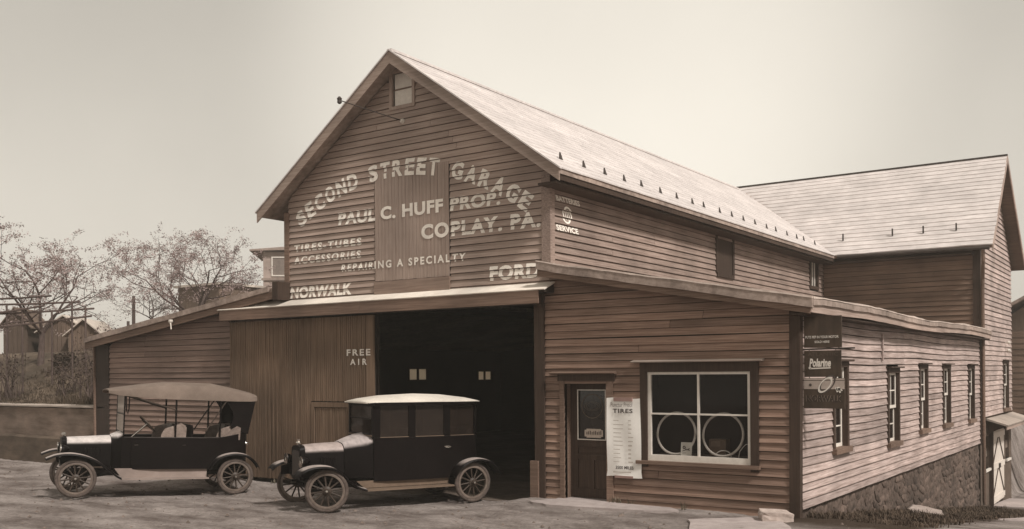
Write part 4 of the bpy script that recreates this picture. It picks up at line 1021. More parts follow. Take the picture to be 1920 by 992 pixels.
for s in (-1, 1):
    for a, b in ((800, 842), (1028, 1074), (1266, 1308), (1478, 1512)):
        xa, xb_ = sx(b), sx(a); ya, y_b = yb(xa) * s, yb(xb_) * s
        if b == 1512: ya = .42 * s
        p = MB(); p.hexa([(xa, ya - s * .045, 1.262), (xb_, y_b - s * .045, 1.262), (xb_, y_b - s * .002, 1.262), (xa, ya - s * .002, 1.262), (xa, ya - s * .045, 1.848), (xb_, y_b - s * .045, 1.848), (xb_, y_b - s * .002, 1.848), (xa, ya - s * .002, 1.848)])
        p.build('pillar', black, S2)
    for a, b in ((842, 1028), (1074, 1266), (1308, 1478)):
        xa, xb_ = sx(b), sx(a); ya, y_b = yb(xa) * s - s * .026, yb(xb_) * s - s * .026
        p = MB(); p.hexa([(xa, ya, 1.262), (xb_, y_b, 1.262), (xb_, y_b + .004, 1.262), (xa, ya + .004, 1.262), (xa, ya, 1.848), (xb_, y_b, 1.848), (xb_, y_b + .004, 1.848), (xa, ya + .004, 1.848)])
        g = p.build('side_window', glassC, S2)
        q0, q1 = yb(xa) * s, yb(xb_) * s
        MB().tube([(xa, q0 + s * .004, 1.268), (xb_, q1 + s * .004, 1.268)], .009, 6).build('window_ledge', apronD, g)
    MB().tube([(BX0, s * .592, 1.245), (sx(900), s * .622, 1.245), (sx(1150), s * .637, 1.245), (sx(1380), s * .622, 1.245), (sx(1470), s * .577, 1.245)], .008, 6).build('beading', black, body)
    d = MB().box(sx(1272), sx(1060), s * .632, s * .645, .58, 1.235).build('side_door', black, S2)
    MB().tube([(sx(1262), s * .66, 1.07), (sx(1290), s * .672, 1.075), (sx(1306), s * .672, 1.06), (sx(1290), s * .672, 1.05), (sx(1270), s * .66, 1.055)], .009, 6).build('handle', nickel, d)
# windscreen
fr = MB(); X = BX0
for s in (-1, 1): fr.box(X - .03, X + .02, s * .555 - .03, s * .555 + .03, 1.262, 1.89)
fr.box(X - .02, X + .022, -.525, .525, 1.29, 1.33); fr.box(X - .02, X + .018, -.525, .525, 1.60, 1.615); fr.box(X - .02, X + .02, -.525, .525, 1.83, 1.89)
fr = fr.build('windscreen', black, S2)
MB().box(X - .004, X + .002, -.525, .525, 1.33, 1.60).build('pane', glassC, fr); MB().box(X + .004, X + .01, -.525, .525, 1.615, 1.83).build('pane', glassC, fr)
MB().tube([(X + .03, -.56, 1.30), (X + .03, .56, 1.30)], .012, 6).build('windscreen_rail', apronD, fr)
MB().box(sx(1508), sx(1500), -.30, .30, 1.42, 1.78).build('rear_window', glassC, S2)
bk = MB(); bk.box(sx(1516), sx(1508), -.46, -.30, 1.26, 1.85); bk.box(sx(1516), sx(1508), .30, .46, 1.26, 1.85); bk.box(sx(1516), sx(1508), -.30, .30, 1.26, 1.42); bk.box(sx(1516), sx(1508), -.30, .30, 1.78, 1.85); bk.build('back_panel', black, S2)
# roof
secs = []
for px, zc, ze, hw in ((762, 1.915, 1.885, .56), (772, 1.945, 1.885, .60), (810, 1.975, 1.885, .64), (950, 2.03, 1.89, .66), (1150, 2.055, 1.895, .665), (1330, 2.035, 1.895, .66), (1460, 1.985, 1.895, .64), (1520, 1.945, 1.895, .56), (1530, 1.915, 1.895, .50)):
    x = sx(px); h = zc - ze
    secs.append([(x, y, z) for y, z in ((-hw, ze), (-hw, ze + .02), (-hw * .96, ze + h * .35), (-hw * .8, ze + h * .66), (-hw * .45, ze + h * .92), (0, zc), (hw * .45, ze + h * .92), (hw * .8, ze + h * .66), (hw * .96, ze + h * .35), (hw, ze + .02), (hw, ze))])
rf = MB().loft(secs).build('roof', topL, S2, smooth=50)
MB().tube([(sx(770), -.59, 1.888), (sx(770), .59, 1.888), (sx(815), .645, 1.888), (sx(1150), .67, 1.893), (sx(1460), .645, 1.893), (sx(1522), .55, 1.893)], .014, 6).build('drip_moulding', black, rf)
# seats inside, steering wheel
for xb, xfr in ((sx(1110), sx(960)), (sx(1440), sx(1290))):
    q = MB().box(xb, xfr, -.52, .52, .55, .90).build('seat', leather, S2)
    MB().hexa([(xb - .02, -.52, .9), (xb + .12, -.52, .9), (xb + .12, .52, .9), (xb - .02, .52, .9), (xb - .10, -.5, 1.38), (xb - .01, -.5, 1.38), (xb - .01, .5, 1.38), (xb - .10, .5, 1.38)]).build('backrest', leather, q)
st = MB().tube([(sx(820), .28, 1.0), (sx(930), .28, 1.33)], .016, 6).build('steering_column', iron, S2)
c_ = Vector((sx(930), .28, 1.335)); axd = Vector((-.32, 0, .33)).normalized(); v_ = axd.cross(Vector((0, 1, 0)))
MB().tube([c_ + (Vector((0, 1, 0)) * math.cos(2 * math.pi * k / 20) + v_ * math.sin(2 * math.pi * k / 20)) * .19 for k in range(20)], .014, 6, closed=True).build('steering_wheel', spokeM, st)
for s in (-1, 1):
    y0, y1 = s * .58, s * .905
    fender(S2, [(sx(300), .67), (sx(325), .745), (sx(370), .80), (sx(430), .82), (sx(500), .795), (sx(555), .70), (sx(610), .555), (sx(665), .43), (sx(720), .375)], y0, y1, .02)
    fender(S2, [(sx(1300), .50), (sx(1325), .64), (sx(1370), .755), (sx(1430), .815), (sx(1480), .82), (sx(1540), .77), (sx(1590), .66), (sx(1618), .52)], y0, y1, .02)
    MB().hexa([(sx(740), s * .60, .37), (sx(1300), s * .60, .37), (sx(1300), s * .58, .37), (sx(740), s * .58, .37), (sx(690), s * .60, .50), (sx(1300), s * .60, .50), (sx(1300), s * .58, .50), (sx(690), s * .58, .50)]).build('splash_apron', apronD, S2)
    MB().box(sx(1300), sx(720), min(s * .60, s * .85), max(s * .60, s * .85), .335, .362).build('running_board', apronD, S2)
    m = MB(); m.prism([(sx(350), .74), (sx(430), .79), (sx(500), .77), (sx(560), .68), (sx(640), .50), (sx(645), .58), (sx(350), .58)], s * .56, s * .575, lambda u, n, v: (u, n, v)); m.build('fender_skirt', black, S2)
    headlamp(S2, RX + .05, s * .41, .87)
MB().tube([(RX + .05, 0, .48), (RX + .14, 0, .48)], .015, 6).build('starting_crank', iron, S2)

# =================================================================== THINGS ON AND AROUND THE GARAGE
# paper price list pinned over the siding
pn = MB(); rows = []
for k in range(15):
    t = k / 14; z = lerp(.42, 1.79, t)
    row = []
    for i in range(9):
        q = i / 8; wob = .008 * math.sin(7 * t + 3) + .02 * (1 - t) ** 6
        u = lerp(-3.375 - (.0 if t > .05 else .02), -2.715 + .012 * math.sin(5 * t) + (.05 if t < .04 else .018 * (1 - smooth(t / .25))), q)
        n = .055 + .018 * math.sin(q * 4 + t * 3) ** 2 + (.05 * (1 - t / .12) * q ** 2 if t < .12 else 0) + .02 * (1 - q) ** 4 * t
        row.append(F0(u, n, z + (.012 * math.sin(q * 6) if k in (0, 14) else 0)))
    rows.append(row)
pn = tag(pn.sheet(rows).build('paper_notice', paper, smooth=60, fix=False), 'tall white paper list of tyre prices tacked beside the office door', 'notice')
MB().box(-3.23, -2.87, .05, .088, 1.735, 1.80, F0).build('tape_strip', tape, pn); MB().box(-3.22, -2.86, .05, .083, .40, .44, F0).build('tape_strip', tape, pn)
flat_letters_([fit_text('TIRES', -3.25, -2.86, 1.53, 1.605, bold=.03, spacing=1.15), fit_text('3500 MILES', -3.20, -2.85, .555, .61, bold=.02)], F0, .082, ink, pn)
flat_letters_([fit_text('Punctur Proof', -3.29, -2.86, 1.635, 1.715, bold=0)], F0, .083, mat('ink_mid', (.2, .17, .16), (.26, .22, .2), bump=0), pn)
faint = []
for k in range(11):
    z = 1.40 - k * .072; faint.append(bar_piece(-3.24, z, -3.24 + random.uniform(.1, .2), z, .012)); faint.append(bar_piece(-2.95, z, -2.95 + random.uniform(.05, .1), z, .028 if k > 5 else .016))
faint.append(bar_piece(-3.25, .50, -2.9, .505, .02))
flat_letters_(faint, F0, .0825, inkf, pn)

# tyres and goods displayed in the shop window
for i, (x, lab) in enumerate(((-2.14, 'pale narrow tyre displayed behind the pane with the white card'), (-1.30, 'pale narrow tyre displayed behind the pane with the brown carton'))):
    rr_ = .35; m = MB(); rings = []
    for k in range(37):
        a = 2 * math.pi * k / 36; rings.append([(x + (rr_ + .021 * math.cos(b)) * math.cos(a), .13 + .021 * math.sin(b) + .05 * math.sin(a), .822 + rr_ + .021 + (rr_ + .021 * math.cos(b)) * math.sin(a)) for b in [2 * math.pi * q / 8 for q in range(8)]])
    tag(m.loft(rings, cap=False).build('tyre_display', rubberW, smooth=60), lab, 'tire', 'tyres standing in the shop window')
cd = MB().hexa([(-2.03, .055, .822), (-1.83, .055, .822), (-1.83, .06, .822), (-2.03, .06, .822), (-2.03, .085, 1.05), (-1.83, .085, 1.05), (-1.83, .09, 1.05), (-2.03, .09, 1.05)]).build('display_card', card)
tag(cd, 'small white show card leaning inside the left tyre in the shop window', 'card')
mb = MB()
v, f = ring_piece(-1.97, .965, .012, .028, 12)
for piece in ((v, f), bar_piece(-2.0, .90, -1.93, .93, .012), bar_piece(-1.95, .94, -1.86, .915, .010), bar_piece(-1.90, .93, -1.87, .95, .014), bar_piece(-2.0, .87, -1.93, .875, .008)):
    o_ = mb.addv([(u, .055 + (z - .822) * .13 - .004, z) for u, z in piece[0]]); mb.f += [tuple(o_ + i for i in q) for q in piece[1]]
mb.build('drawing', ink, cd, fix=False)
ct = MB().box(-1.62, -1.32, .30, .50, .822, 1.10).build('carton', boxM); tag(ct, 'brown carton standing inside the right tyre in the shop window', 'carton')
MB().box(-1.585, -1.42, .297, .2995, .98, 1.07).build('carton_label', mat('carton_label', (.2, .135, .10), (.27, .19, .145), bump=0), ct)
wl_ = MB().tube([(-1.28 + .13 * math.cos(a), .10 + .02 * math.sin(a * 2), .835 + .10 * math.sin(a)) for a in [math.pi * k / 10 for k in range(11)]] + [(-1.41, .1, .828)], .007, 6).build('wire_loop', white)
tag(wl_, 'thin white wire loop lying at the foot of the right tyre in the shop window', 'wire')
wl2 = MB().tube([(-1.0, .10, .93), (-.95, .11, 1.0), (-.90, .11, 1.05), (-.83, .10, 1.06)], .006, 6).build('bent_wire', white)
MB().tube([(-1.0, .10, .93), (-1.02, .10, .83)], .006, 6).build('wire_foot', white, wl2)
tag(wl2, 'short bent white wire sticking up at the right edge of the shop window', 'wire')

# hanging signs on the corner, held by an iron rod
rod = MB().tube([(.02, .10, 2.575), (.85, .10, 2.585)], .013, 8).build('sign_rod', iron); tag(rod, 'iron rod reaching out from the garage corner between the upper signs', 'bracket')
MB().tube([(.03, .10, 2.95), (.62, .10, 2.59)], .006, 6).build('stay_wire', iron, rod)
FSg = tfF(.10)
s1 = MB().box(.075, .655, -.012, .012, 2.60, 3.09, FSg).build('hanging_sign', signM); tag(s1, 'uppermost brown sign board at the garage corner with two lines of small pale words', 'sign', 'signs hanging at the garage corner')
flat_letters_([fit_text('PUTS PEP IN YOUR MOTOR', .095, .61, 2.745, 2.785, bold=.02), fit_text('SOLD HERE', .24, .47, 2.672, 2.707, bold=.02)], FSg, .016, white, s1)
s2 = MB().box(.075, .645, -.012, .012, 2.145, 2.555, FSg).build('hanging_sign', signM); tag(s2, 'middle brown sign board at the garage corner with white script lettering', 'sign', 'signs hanging at the garage corner')
flat_letters_([fit_text('ATLANTIC', .13, .60, 2.47, 2.53, bold=.01)], FSg, .016, mat('sign_faint', (.085, .06, .044), (.11, .08, .06), bump=0), s2)
flat_letters_([fit_text('Polarine', .155, .49, 2.30, 2.43, bold=.04, shear=.18), bar_piece(.17, 2.275, .485, 2.285, .02), ring_piece(.165, 2.285, .004, .022, 10)], FSg, .0165, white, s2)
s3 = MB().box(.065, .695, -.012, .012, 1.655, 2.125, FSg).build('hanging_sign', signM); tag(s3, 'lowest sign board at the garage corner showing a slanted tyre over dark letters', 'sign', 'signs hanging at the garage corner')
MB().box(.068, .692, .012, .0145, 1.955, 2.085, FSg).build('pale_band', mat('sign_band', (.36, .29, .25), (.5, .42, .37), bump=0), s3)
MB().box(.068, .692, .012, .0147, 2.095, 2.12, FSg).build('pale_band', mat('sign_band', (.36,) * 3), s3)
MB().lathe([(.0, 0), (.022, 0), (.022, .003), (.0, .003)], (0, -1, 0), (.17, .0848, 2.02), 12).build('dot', ink, s3)
rp = ring_piece(0, 0, .115, .15, 28, .5); ca, sa = math.cos(R(50)), math.sin(R(50))
flat_text('tyre_picture', [([(.40 + u * ca - z * sa, 2.02 + u * sa + z * ca) for u, z in rp[0]], rp[1])], FSg, .018, white, s3)
rp = ring_piece(.035, -.015, .13, .165, 28, .55)
flat_text('tyre_picture', [([(.40 + u * ca - z * sa, 2.02 + u * sa + z * ca) for u, z in rp[0]], rp[1])], FSg, .0165, ink, s3)
flat_letters_([fit_text('NORWALK', .10, .66, 1.76, 1.86, bold=.035)], FSg, .016, mat('sign_letter_shadow', (.16, .12, .095), (.2, .15, .12), bump=0), s3)
flat_letters_([fit_text('NORWALK', .11, .67, 1.758, 1.858, bold=.03)], FSg, .0165, mat('sign_letter_dark', (.03, .02, .015), (.045, .032, .024), bump=0), s3)
flat_text('hand_picture', [ring_piece(.60, 1.96, .0, .035, 12), bar_piece(.56, 1.98, .59, 1.91, .025), bar_piece(.60, 1.97, .63, 1.90, .025), bar_piece(.62, 1.97, .66, 1.93, .02)], FSg, .018, white, s3)
for o_, xa, za, zb in ((s2, .15, 2.55, 2.575), (s2, .56, 2.55, 2.575), (s3, .15, 2.12, 2.15), (s3, .56, 2.12, 2.15)): MB().tube([(xa, .10, za), (xa, .10, zb)], .006, 6).build('hanger', iron, o_)

# small white lamp under the wing rake
lp = thing('yard_lamp', 'small white lamp on a bent stem under the low roof edge of the left wing', 'lamp', (-15.2, -.34, 3.5))
MB().tube([(-15.24, -.335, 3.53), (-15.22, -.42, 3.55), (-15.19, -.43, 3.50), (-15.17, -.43, 3.36)], .016, 8).build('stem', white, lp)
MB().lathe([(.0, .05), (.05, .045), (.06, 0), (.03, -.04), (.0, -.05)], (0, 0, 1), (-15.215, -.41, 3.55), 12).build('lamp_body', white, lp, smooth=50)

# loose stones
def rough_block(name, c, dx, dy, dz, rot, lab, seed):
    bm = bmesh.new(); bmesh.ops.create_cube(bm, size=1); bmesh.ops.subdivide_edges(bm, edges=bm.edges[:], cuts=3, use_grid_fill=True)
    rnd = Vector((seed, seed * 2, 0))
    for v in bm.verts:
        n = noise.noise_vector(v.co * 1.6 + rnd); v.co = Vector((v.co.x * dx, v.co.y * dy, v.co.z * dz)) + Vector((n.x * dx, n.y * dy, n.z * dz)) * .16
    me = bpy.data.meshes.new(name); bm.to_mesh(me); bm.free(); me.materials.append(blockM)
    o = link(name, me); o.location = c; o.rotation_euler = rot; tag(o, lab, 'stone'); return o
rough_block('stone_block', (-.2, -.52, -.01), .46, .30, .20, (.12, .1, R(38)), 'rough pale stone block lying at the foot of the garage corner', 3)
rough_block('stone_slab', (.45, 6.9, gz(.45, 6.9) + .035), .62, .75, .13, (.04, .12, R(15)), 'flat pale stone slab lying in the weeds below the stone foundation', 9)

# =================================================================== GROUND
def axis(lo, hi, fine0, fine1, st, mul=1.35):
    a = [fine0]; 
    while a[-1] < fine1: a.append(a[-1] + st)
    s_ = st; x = a[-1]
    while x < hi: s_ *= mul; x += s_; a.append(min(x, hi))
    s_ = st; x = a[0]; pre = []
    while x > lo: s_ *= mul; x -= s_; pre.append(max(x, lo))
    return pre[::-1] + a
gx = axis(-260, 260, -24, 4, .11); gy = axis(-60, 320, -7.5, .4, .10, 1.12)
grid = []
for y in gy:
    row = []
    for x in gx:
        z = gz(x, y); near = smooth((12 - max(abs(x + 8) - 18, abs(y + 2) - 8, 0)) / 12)
        if y < .05 or x > .1:
            rt = y + .55 * x; z += near * (.030 * noise.noise(Vector((x * .9, y * 1.5, 0))) + .022 * noise.noise(Vector((x * 3.1, y * 3.1, 3))) + .012 * noise.noise(Vector((x * 6, y * 6, 8))) - .03 * (math.exp(-((y + 5.0 + .06 * x) / .16) ** 2) + math.exp(-((y + 6.4 + .06 * x) / .16) ** 2)))
        elif x > -18.9: z -= .08
        row.append((x, y, z))
    grid.append(row)
g = MB().sheet(grid).build('ground', groundM, smooth=True, fix=False); struct(g)
# concrete walk pieces before the office
def slab(name, poly, z, th=.03, mt=walkM):
    pts = []
    for i, p in enumerate(poly):
        q = poly[(i + 1) % len(poly)]
        for t in (0, .33, .66):
            pts.append((lerp(p[0], q[0], t) + random.uniform(-.03, .03), lerp(p[1], q[1], t) + random.uniform(-.03, .03)))
    m = MB(); n = len(pts); o = m.addv([(x, y, gz(x, y) + z - .1) for x, y in pts] + [(x, y, gz(x, y) + z + th) for x, y in pts])
    m.f.append(tuple(o + n + i for i in range(n))); m.f.append(tuple(o + i for i in reversed(range(n))))
    for i in range(n): j = (i + 1) % n; m.f.append((o + i, o + j, o + n + j, o + n + i))
    return struct(m.build(name, mt))
slab('concrete_walk', [(-4.3, -.16), (-2.1, -.16), (-1.85, -.45), (-2.3, -.72), (-4.1, -.95), (-4.6, -.7)], .005)
slab('concrete_walk', [(-1.35, -1.15), (-.75, -.62), (-.4, -.35), (.05, -.75), (.5, -1.6), (.1, -2.1), (-1.0, -1.9)], .0)
slab('lane_pavement', [(.05, 18.0), (1.6, 18.2), (2.2, 20.2), (1.8, 22), (.1, 21.2)], .0)
slab('lane_pavement', [(1.9, 6.6), (2.7, 8.0), (2.7, 12.5), (2.1, 11.0)], .0)
# scattered clods and pebbles
peb = MB()
for k in range(1500):
    x, y = random.uniform(-23, 1), random.uniform(-7.5, -.3); z = gz(x, y); r = random.choice((.010, .012, .015, .018, .022, .032)) * random.uniform(.7, 1.4)
    o_ = peb.addv([(x + r * random.uniform(.7, 1.6), y, z), (x, y + r, z), (x - r * random.uniform(.7, 1.6), y, z), (x, y - r, z), (x, y, z + r * random.uniform(.7, 1.1))])
    peb.f += [(o_, o_ + 1, o_ + 4), (o_ + 1, o_ + 2, o_ + 4), (o_ + 2, o_ + 3, o_ + 4), (o_ + 3, o_, o_ + 4)]
tag(peb.build('clods', mat('clods', (.08, .058, .046), (.2, .155, .13), scale=(3, 3, 3)), fix=False), 'scattered clods and pebbles on the dirt street', 'pebbles', kind='stuff')

# weeds and rough grass along the foundation
def blades(m, x, y, z, h, n=5, spread=.06, lean=.5):
    for k in range(n):
        a = random.uniform(0, 6.28); wdt = random.uniform(.006, .014); hh = h * random.uniform(.5, 1.1)
        bx, by = x + random.gauss(0, spread), y + random.gauss(0, spread); tx, ty = bx + math.cos(a) * hh * lean, by + math.sin(a) * hh * lean
        px_, py_ = -math.sin(a) * wdt, math.cos(a) * wdt
        o_ = m.addv([(bx - px_, by - py_, z), (bx + px_, by + py_, z), ((bx + tx) / 2 + px_ * .7, (by + ty) / 2 + py_ * .7, z + hh * .65), ((bx + tx) / 2 - px_ * .7, (by + ty) / 2 - py_ * .7, z + hh * .65), (tx, ty, z + hh)])
        m.f += [(o_, o_ + 1, o_ + 2, o_ + 3), (o_ + 3, o_ + 2, o_ + 4)]
gr = MB()
for k in range(4200):
    y = random.uniform(.1, 17.4); x = .08 + 1.8 * random.random() ** 1.6
    if noise.noise(Vector((x * 1.2, y * .8, 4))) < -.12: continue
    blades(gr, x, y, gz(x, y) - .01, random.uniform(.03, .12) * (1.3 if x < .5 else .8), 5)
tag(gr.build('rough_grass', grassM, fix=False), 'dark rough grass and weeds along the foot of the stone foundation', 'grass', kind='stuff')
gr = MB()
for x in (-3.22, -3.12, -2.9, -.55, -.4, -11.9, -1.9): blades(gr, x, -.12, gz(x, -.1), .14, 9, .03)
tag(gr.build('weed_tufts', mat('weed', (.09, .075, .05), (.17, .14, .1), bump=0), fix=False), 'few weed tufts growing at the foot of the office wall', 'weeds', kind='stuff')

# =================================================================== LEFT: RETAINING WALL, BANK, YARD
rw = thing('retaining_wall', 'stained concrete retaining wall with a pale cap left of the garage', 'wall', (-24, .1, 0))
rings = []
xs = [-60, -45, -34, -28] + [-25 + .35 * k for k in range(18)] + [-18.62]
for x in xs: d = .02 * noise.noise(Vector((x, 1, 0))); rings.append([(x, .0 + d, -.3), (x, .02 + d, .70), (x, .0 + d, 1.36), (x, .38, 1.36), (x, .38, -.3)])
MB().loft(rings).build('wall_face', concrete, rw)
rings = []
for x in xs: d = .012 * noise.noise(Vector((x * 1.4, 7, 0))); rings.append([(x, -.05, 1.385 + d), (x, -.05, 1.425 + d), (x, .40, 1.45 + d), (x, .40, 1.37 + d)])
MB().loft(rings).build('cap', concL, rw)
rings = []
for x in xs: d = .06 * noise.noise(Vector((x * .8, 3, 0))); rings.append([(x, -.12 + d * .4, -.3), (x, -.08 + d * .4, .50 + d), (x, .0, .56 + d), (x, .05, -.3)])
MB().loft(rings).build('footing', mat('footing_stain', (.06, .042, .03), (.13, .095, .07), scale=(2, 2, 5), bump=.5), rw)
def hz(x, y):
    z = 1.40 + 1.75 * smooth((y - .2) / 5.0) + .03 * max(0, y - 5)
    z = min(z, 5.5) + .06 * noise.noise(Vector((x * .8, y * .8, 0))) * smooth(y)
    dip = smooth((-19.2 - x) / 2.6)
    k = smooth((y - 3) / 3); return lerp(z, lerp(.9, z, dip), k)
hx = axis(-240, -18.99, -36, -19.0, .45, 1.4); hx = [x for x in hx if x <= -18.99]
if hx[-1] < -18.99: hx.append(-18.99)
hy = axis(.3, 260, .3, 16, .45, 1.3)
h = MB().sheet([[(x, y, hz(x, y)) for x in hx] for y in hy]).build('hillside', hillM, smooth=True, fix=False); struct(h)

def branch_tree(name, lab, base, height, spread, trunk_r, seed, n_leaf, group, leaf=leafM, fork=.28, squash=.8, leaf_size=.075):
    rnd = random.Random(seed); root = thing(name, lab, 'tree', base, group)
    wood = MB(); tips = []
    B = Vector(base)
    def grow(p, d, ln, r, lv):
        lim = B.z + height * rnd.uniform(.68, 1.06); n = 5 if lv < 2 else 4; path = [p.copy()]; rad = [r]; q = p.copy(); dd = d.copy()
        for i in range(n):
            dd = (dd + Vector((rnd.gauss(0, .13), rnd.gauss(0, .13), rnd.gauss(.02, .10)))).normalized()
            if q.z > lim: dd.z = min(dd.z, .05); dd.normalize()
            q = q + dd * ln / n; path.append(q.copy()); rad.append(r * (1 - .55 * (i + 1) / n))
            if lv >= 2: tips.append((q.copy(), lv))
            if lv < 5 and i >= (1 if lv else 3):
                for _ in range(1 if lv < 3 else (1 if rnd.random() < (.75 if lv == 3 else .5) else 0)):
                    a = rnd.uniform(0, 6.283); t = dd.orthogonal().normalized(); u = dd.cross(t)
                    side_ = (t * math.cos(a) + u * math.sin(a))
                    nd = (dd * rnd.uniform(.35, .8) + side_ * rnd.uniform(.6, 1.0) + Vector((0, 0, .12))).normalized()
                    nd.z *= squash; nd.normalize()
                    grow(q, nd, ln * rnd.uniform(.5, .78), rad[-1] * .72, lv + 1)
        wood.tube(path, rad, 7 if lv < 2 else (4 if lv < 4 else 3))
    trunk_h = height * fork
    wood.tube([B - Vector((0, 0, .2)), B + Vector((0, 0, .1)), B + Vector((.03, .02, trunk_h * .6)), B + Vector((.02, .05, trunk_h))], [trunk_r * 1.5, trunk_r * 1.15, trunk_r, trunk_r * .95], 9)
    top = B + Vector((.02, .05, trunk_h))
    nl = 6
    for k in range(nl):
        a = 2 * math.pi * k / nl + rnd.uniform(-.4, .4); el = rnd.uniform(.35, 1.1) if k else 1.4
        d = Vector((math.cos(a) * math.cos(el), math.sin(a) * math.cos(el), math.sin(el)))
        grow(top - Vector((0, 0, rnd.uniform(0, trunk_h * .15))), d, lerp(spread, height - trunk_h, math.sin(el)) * .62, trunk_r * rnd.uniform(.45, .62), 1)
    wood.build('trunk', bark, root, smooth=60)
    lf = MB()
    for k in range(n_leaf):
        p, lv = tips[rnd.randrange(len(tips))]
        c = p + Vector((rnd.gauss(0, .06), rnd.gauss(0, .06), rnd.gauss(0, .06)))
        s_ = leaf_size * rnd.uniform(.5, 1.25); a = Vector((rnd.gauss(0, 1), rnd.gauss(0, 1), rnd.gauss(0, .8))).normalized(); b = a.orthogonal().normalized() * s_ * .45; a = a * s_
        o_ = lf.addv([c - a * .5, c + b * .5, c + a * .5, c - b * .5]); lf.f.append((o_, o_ + 1, o_ + 2, o_ + 3))
    lf.build('crown', leaf, root, fix=False)
    return root
G_T = 'fruit trees on the bank left of the garage'
branch_tree('fruit_tree', 'wide spreading thinly leaved tree at the far left, trunk forking low beside the arbour', (-27.95, 3.5, hz(-27.95, 3.5)), 5.0, 4.3, .10, 5, 15000, G_T, fork=.24)
branch_tree('fruit_tree', 'upright tree in thin leaf rising behind the left wing roof', (-28.6, 10.4, hz(-28.6, 10.4)), 5.1, 4.2, .10, 12, 15000, G_T, fork=.24, squash=.9)
branch_tree('sapling', 'slender forked sapling behind the left wing roof beside the pole', (-29.4, 8.9, hz(-29.4, 8.9)), 3.2, 1.3, .04, 21, 500, G_T, fork=.4)

# tall stems of a bare shrub above the retaining wall, and small bushes
def stem_shrub(lab, x0, x1, y, h, n, seed):
    rnd = random.Random(seed); root = thing('shrub', lab, 'shrub', ((x0 + x1) / 2, y, hz((x0 + x1) / 2, y)), 'shrubs on the bank above the retaining wall'); m = MB(); lf = MB()
    xm = (x0 + x1) / 2
    for k in range(n):
        bx = rnd.gauss(xm, (x1 - x0) * .12); by = y + rnd.uniform(-.25, .25); zb = hz(bx, by) - .05
        tx = lerp(x0, x1, rnd.random()); hh = h * rnd.uniform(.55, 1.05); ty = by + rnd.gauss(0, .3)
        mid = (lerp(bx, tx, .4) + rnd.gauss(0, .04), by + rnd.gauss(0, .05), zb + hh * .5)
        m.tube([(bx, by, zb), mid, (tx, ty, zb + hh)], [.014, .011, .004], 4)
        for q in range(3):
            t = rnd.uniform(.35, .9); p = Vector(mid).lerp(Vector((tx, ty, zb + hh)), t)
            m.tube([p, p + Vector((rnd.gauss(0, .15), rnd.gauss(0, .12), rnd.uniform(.12, .3)))], [.006, .003], 3)
        for q in range(9):
            p = Vector(mid).lerp(Vector((tx, ty, zb + hh)), rnd.uniform(.1, 1)) + Vector((rnd.gauss(0, .07), rnd.gauss(0, .07), rnd.gauss(0, .07)))
            s_ = .05 * rnd.uniform(.5, 1.2); a = Vector((rnd.gauss(0, 1), rnd.gauss(0, 1), rnd.gauss(0, 1))).normalized(); b = a.orthogonal().normalized() * s_ * .5; a *= s_
            o_ = lf.addv([p - a, p + b, p + a, p - b]); lf.f.append((o_, o_ + 1, o_ + 2, o_ + 3))
    m.build('stems', bark, root); lf.build('leaves', leafD, root, fix=False)
stem_shrub('bare many stemmed shrub on the bank just left of the garage corner', -22.0, -19.2, .95, 1.9, 46, 3)
stem_shrub('bare many stemmed shrub at the far left edge of the bank', -26.4, -24.2, 1.0, 1.5, 26, 4)
stem_shrub('low thin shrub between the tall stemmed shrubs on the bank', -24.0, -22.2, 1.5, 1.0, 20, 8)
def bush(lab, x, y, r, seed, n=900):
    rnd = random.Random(seed); root = thing('bush', lab, 'bush', (x, y, hz(x, y)), 'bushes by the sheds'); lf = MB()
    for k in range(n):
        d = Vector((rnd.gauss(0, 1), rnd.gauss(0, 1), rnd.gauss(0, 1))).normalized() * r * rnd.random() ** .4 * (1 + .3 * noise.noise(Vector((k * .37, seed, 0))))
        p = Vector((x, y, hz(x, y) + r * .75)) + Vector((d.x * 1.2, d.y, d.z * .85))
        s_ = .05 * rnd.uniform(.6, 1.3); a = Vector((rnd.gauss(0, 1), rnd.gauss(0, 1), rnd.gauss(0, 1))).normalized(); b = a.orthogonal().normalized() * s_ * .6; a *= s_
        o_ = lf.addv([p - a, p + b, p + a, p - b]); lf.f.append((o_, o_ + 1, o_ + 2, o_ + 3))
    lf.build('leaves', leafD, root, fix=False)
    MB().tube([(x, y, hz(x, y) - .1), (x, y, hz(x, y) + r)], [.04, .015], 5).build('stem', bark, root)
bush('dark round bush in front of the plank shed gable', -24.4, 4.2, .55, 1); bush('dark round bush beside the wing corner below the plank shed', -22.9, 4.8, .5, 2); bush('low dark bush under the arbour posts', -25.6, 3.0, .4, 5)
gr = MB()
for k in range(2600):
    x, y = random.uniform(-27, -19.1), .35 + 4.5 * random.random() ** 1.4
    blades(gr, x, y, hz(x, y) - .01, random.uniform(.05, .16), 4)
for k in range(260): x = random.uniform(-21.8, -19.3); blades(gr, x, .75 + random.uniform(-.3, .4), hz(x, .7) - .01, random.uniform(.18, .36), 5, .08)
tag(gr.build('bank_grass', mat('bank_grass', (.045, .031, .021), (.115, .083, .058), scale=(2, 2, 2), stain=.35, bump=0), fix=False), 'short dark grass covering the bank above the retaining wall', 'grass', kind='stuff')

